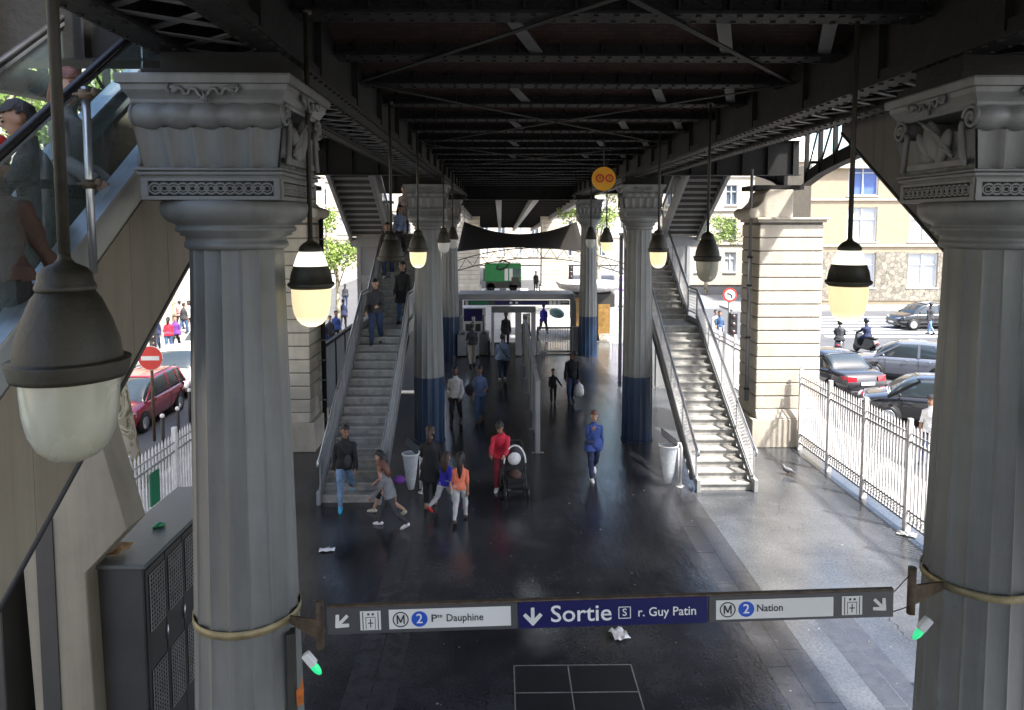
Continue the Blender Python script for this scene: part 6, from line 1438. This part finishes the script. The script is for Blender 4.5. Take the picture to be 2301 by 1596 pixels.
# green street cleaning truck
g0 = G(1130,655); Lx = 1.65
t = thing('green_truck', 'green street cleaning truck with white panels far behind the gates', 'truck', (g0.x,g0.y,0), 0, world=False)
mat('truck_green', (.02,.24,.06), .35, 0, .12, 2, coat=.5)
MB().box((-1.6,0,.75),(1.6,2.2,2.45)).build('body', 'truck_green', t, bevel=.12, seg=2)
MB().box((-1.5,-.02,.30),(1.6,2.1,.85)).build('lower_skirt', 'cabinet', t, bevel=.04)
MB().box((.15,-.03,.95),(.45,-.005,2.0)).build('white_panel', 'white_paint', t); MB().box((.55,-.03,.95),(.85,-.005,2.0)).build('white_panel', 'white_paint', t); MB().box((1.0,-.04,1.3),(1.45,-.005,2.0)).build('side_window', 'window_glass', t)
MB().box((.75,-.06,.55),(1.4,.0,1.25)).build('cupboard', 'cabinet', t)
MB().tube([(-.4,-.1,2.3),(-.5,-.15,2.0),(-.2,-.15,1.9),(.3,-.15,2.1),(.6,-.1,2.5),(.0,-.1,2.7),(-.3,-.05,2.6)], .08, 8).build('hose', 'rubber', t)
for x in (-1.05,.9):
    w = MB(); w.lathe([(.1,-.1),(.36,-.1),(.38,0),(.36,.1),(.1,.1)], n=22); w.xf(Matrix.Translation((x,.08,.38)) @ Matrix.Rotation(PI/2,4,'X')); w.build('wheel', 'rubber', t)
MB().box((-1.7,.1,.9),(-1.45,2.0,2.0)).build('cab_glass', 'window_glass', t)

# ================================================================== TREES
mat('leaf_green', (.10,.17,.035), .5, 0, .5, 1.2); mat('leaf_light', (.20,.28,.06), .5, 0, .45, 1.2)
def plane_bark():
    m = mat('plane_bark', (.30,.26,.19), .85, 0, 0, bump=.4, bscale=9); nt = m.node_tree; p = nt.nodes['Principled BSDF']; tc = nt.nodes.new('ShaderNodeTexCoord')
    mp = nt.nodes.new('ShaderNodeMapping'); mp.inputs['Scale'].default_value = (1,1,.6); nt.links.new(tc.outputs['Object'], mp.inputs[0])
    n = nt.nodes.new('ShaderNodeTexNoise'); n.inputs['Scale'].default_value = 4; n.inputs['Detail'].default_value = 3; n.inputs['Distortion'].default_value = 1.2; nt.links.new(mp.outputs[0], n.inputs['Vector'])
    cr = nt.nodes.new('ShaderNodeValToRGB'); cr.color_ramp.interpolation = 'CONSTANT'; e = cr.color_ramp.elements; e[0].color = (.13,.11,.07,1); e[1].position = .42; e[1].color = (.33,.29,.2,1); x = e.new(.52); x.color = (.5,.46,.36,1); x = e.new(.6); x.color = (.22,.21,.13,1)
    nt.links.new(n.outputs[0], cr.inputs[0]); nt.links.new(cr.outputs[0], p.inputs['Base Color'])
plane_bark()
def tree(label, base, h, cr, cz, n_leaf, leaf, trunk_r=.2, lean=(0,0), seed=1, size=.16, limbs=7):
    rr = random.Random(seed); t = thing('plane_tree', label, 'tree', base)
    b = Vector(base); topc = b+Vector((lean[0],lean[1],cz)); m = MB()
    m.tube([b, b+(topc-b)*.35+Vector((rr.uniform(-.1,.1),0,0)), b+(topc-b)*.7, topc], [trunk_r*1.25,trunk_r,trunk_r*.8,trunk_r*.45], 14); blobs = []
    for i in range(limbs):
        a = 2*PI*i/limbs+rr.uniform(-.4,.4); u = rr.uniform(.5,.9); s0 = b+(topc-b)*u; e = topc+Vector((math.cos(a)*cr*rr.uniform(.45,.85), math.sin(a)*cr*rr.uniform(.45,.85), rr.uniform(-.3,.75)*(h-cz)))
        m.tube([s0, s0*.5+e*.5+Vector((0,0,.2)), e], [trunk_r*.4,trunk_r*.22,trunk_r*.08], 7); blobs.append((e, cr*rr.uniform(.32,.5)))
        for j in range(3):
            e2 = e+Vector((rr.uniform(-1,1),rr.uniform(-1,1),rr.uniform(-.6,.8)))*cr*.4; m.tube([s0*.3+e*.7, e2], [trunk_r*.14,trunk_r*.04], 5); blobs.append((e2, cr*rr.uniform(.18,.34)))
    m.build('trunk', 'plane_bark', t)
    c = MB(); V_ = []; F_ = []
    for i in range(n_leaf):
        ctr, rad = rr.choice(blobs); d = Vector((rr.gauss(0,1),rr.gauss(0,1),rr.gauss(0,.8))); d = d.normalized()*rad*rr.random()**.4; p = ctr+d
        u = Vector((rr.gauss(0,1),rr.gauss(0,1),rr.gauss(0,1))).normalized(); w = u.cross(Vector((rr.gauss(0,1),rr.gauss(0,1),rr.gauss(0,1)))).normalized(); sz = size*rr.uniform(.5,1.2); o_ = len(V_)
        V_ += [p-u*sz*.5, p+w*sz*.35, p+u*sz*.5, p-w*sz*.35]; F_.append((o_,o_+1,o_+2,o_+3))
    c.add(V_, F_); c.build('crown', leaf, t)
    return t
tree('plane tree with patchy bark leaning behind the left fence beside the red car', (-8.45,16.4,-.1), 12, 2.4, 9, 5000, 'leaf_light', .31, (-1.0,0), 3, .17)
tree('leafy street tree in bright light seen between the left pier and the left staircase', (-8.9,40,0), 7.2, 1.7, 4.6, 4500, 'leaf_light', .12, (.0,0), 5, .17)
tree('plane tree by the left street seen through the escalator glass', (-9.2,11.0,-.1), 10.5, 1.7, 8.2, 2600, 'leaf_light', .42, (.4,.5), 8, .18)
tree('street tree behind the far right column, its leaves just under the deck', (6.4,47,0), 9.5, 2.2, 7, 4000, 'leaf_light', .16, (-.3,0), 11, .2)
tree('street tree beyond the right staircase, in front of the cream building', (17.5,62,0), 8, 2.2, 5, 3500, 'leaf_light', .14, (0,0), 14, .2)
tree('thin street tree on the far left pavement', (-16.9,38,0), 6.5, 1.5, 4.6, 2600, 'leaf_light', .1, (0,0), 17, .16)

# ================================================================== STATION MEZZANINE where the photographer stands
t = thing('mezzanine', 'small mezzanine landing under the viaduct from which the hall is seen', 'mezzanine', (.9,-6,4.3))
MB().box((-1.3,-3,4.1),(3.0,.6,4.3)).build('floor_slab', 'slab_under', t)
for x in (-1.2,2.9): MB().box((x-.1,-.2,0),(x+.1,0,4.1)).build('post', 'stair_paint', t)

# ================================================================== SMALL THINGS
q = G(1770,1068); t = thing('pigeon', 'grey pigeon on the floor beyond the right staircase', 'pigeon', (q.x,q.y,0), .8, world=False)
m = MB(); m.ell((0,0,.13),(.055,.12,.06),14,10); m.ell((0,.11,.20),(.03,.035,.035),10,8); m.tube([(0,.06,.15),(0,.10,.19)],[.045,.03],10); m.tube([(0,-.09,.12),(0,-.22,.10)],[.045,.02],8,sq=(1,.4)); m.tube([(0,.14,.20),(0,.165,.192)],[.010,.003],6); m.build('body', 'cloth_grey', t)
for sx in (-1,1): MB().tube([(sx*.025,0,.09),(sx*.03,.01,.0)], .006, 6).build('leg', 'red_paint', t)
t = thing('cable_trunking', 'dark cable trunking with an orange sticker on the near left column', 'cable duct', (-1.64,5.45,0))
a0 = -.42
m = MB(); m.hexa([(-1.63,5.40,0),(-1.57,5.42,0),(-1.59,5.52,0),(-1.65,5.50,0),(-1.64,5.40,2.86),(-1.58,5.42,2.86),(-1.60,5.52,2.86),(-1.66,5.50,2.86)]); m.build('duct', 'cabinet', t)
m = MB(); p0 = atY(670,1560,5.385); z = p0.z; x = p0.x
m.add([(x-.01,5.385,z-.10),(x+.035,5.385,z-.08),(x+.045,5.385,z+.03),(x+.035,5.385,z+.14),(x+.015,5.385,z+.05),(x-.015,5.385,z+.03)],[(0,1,2,3,4,5)]); m.build('sticker', 'sticker_orange' if 'sticker_orange' in MATS else mat('sticker_orange',(.45,.12,.02),.5,0,.3,20), t)
# gum, grit and leaves blown over the floor, too many to count
m = MB(); rr = random.Random(5)
for i in range(110):
    x = rr.uniform(-5.8,7.7); y = 8.5+rr.random()**1.4*24; s = rr.uniform(.005,.016); a = rr.uniform(0,3)
    m.add([(x+s*math.cos(a+q_),y+s*math.sin(a+q_),.006) for q_ in (0,1.2,2.5,3.6,5.0)],[(0,1,2,3,4)])
tag(m.build('gum_spots', mat('gum',(.16,.155,.145),.7,0,.4,30)), 'pale chewing gum spots and grit scattered over the floor', 'litter', None, 'stuff')
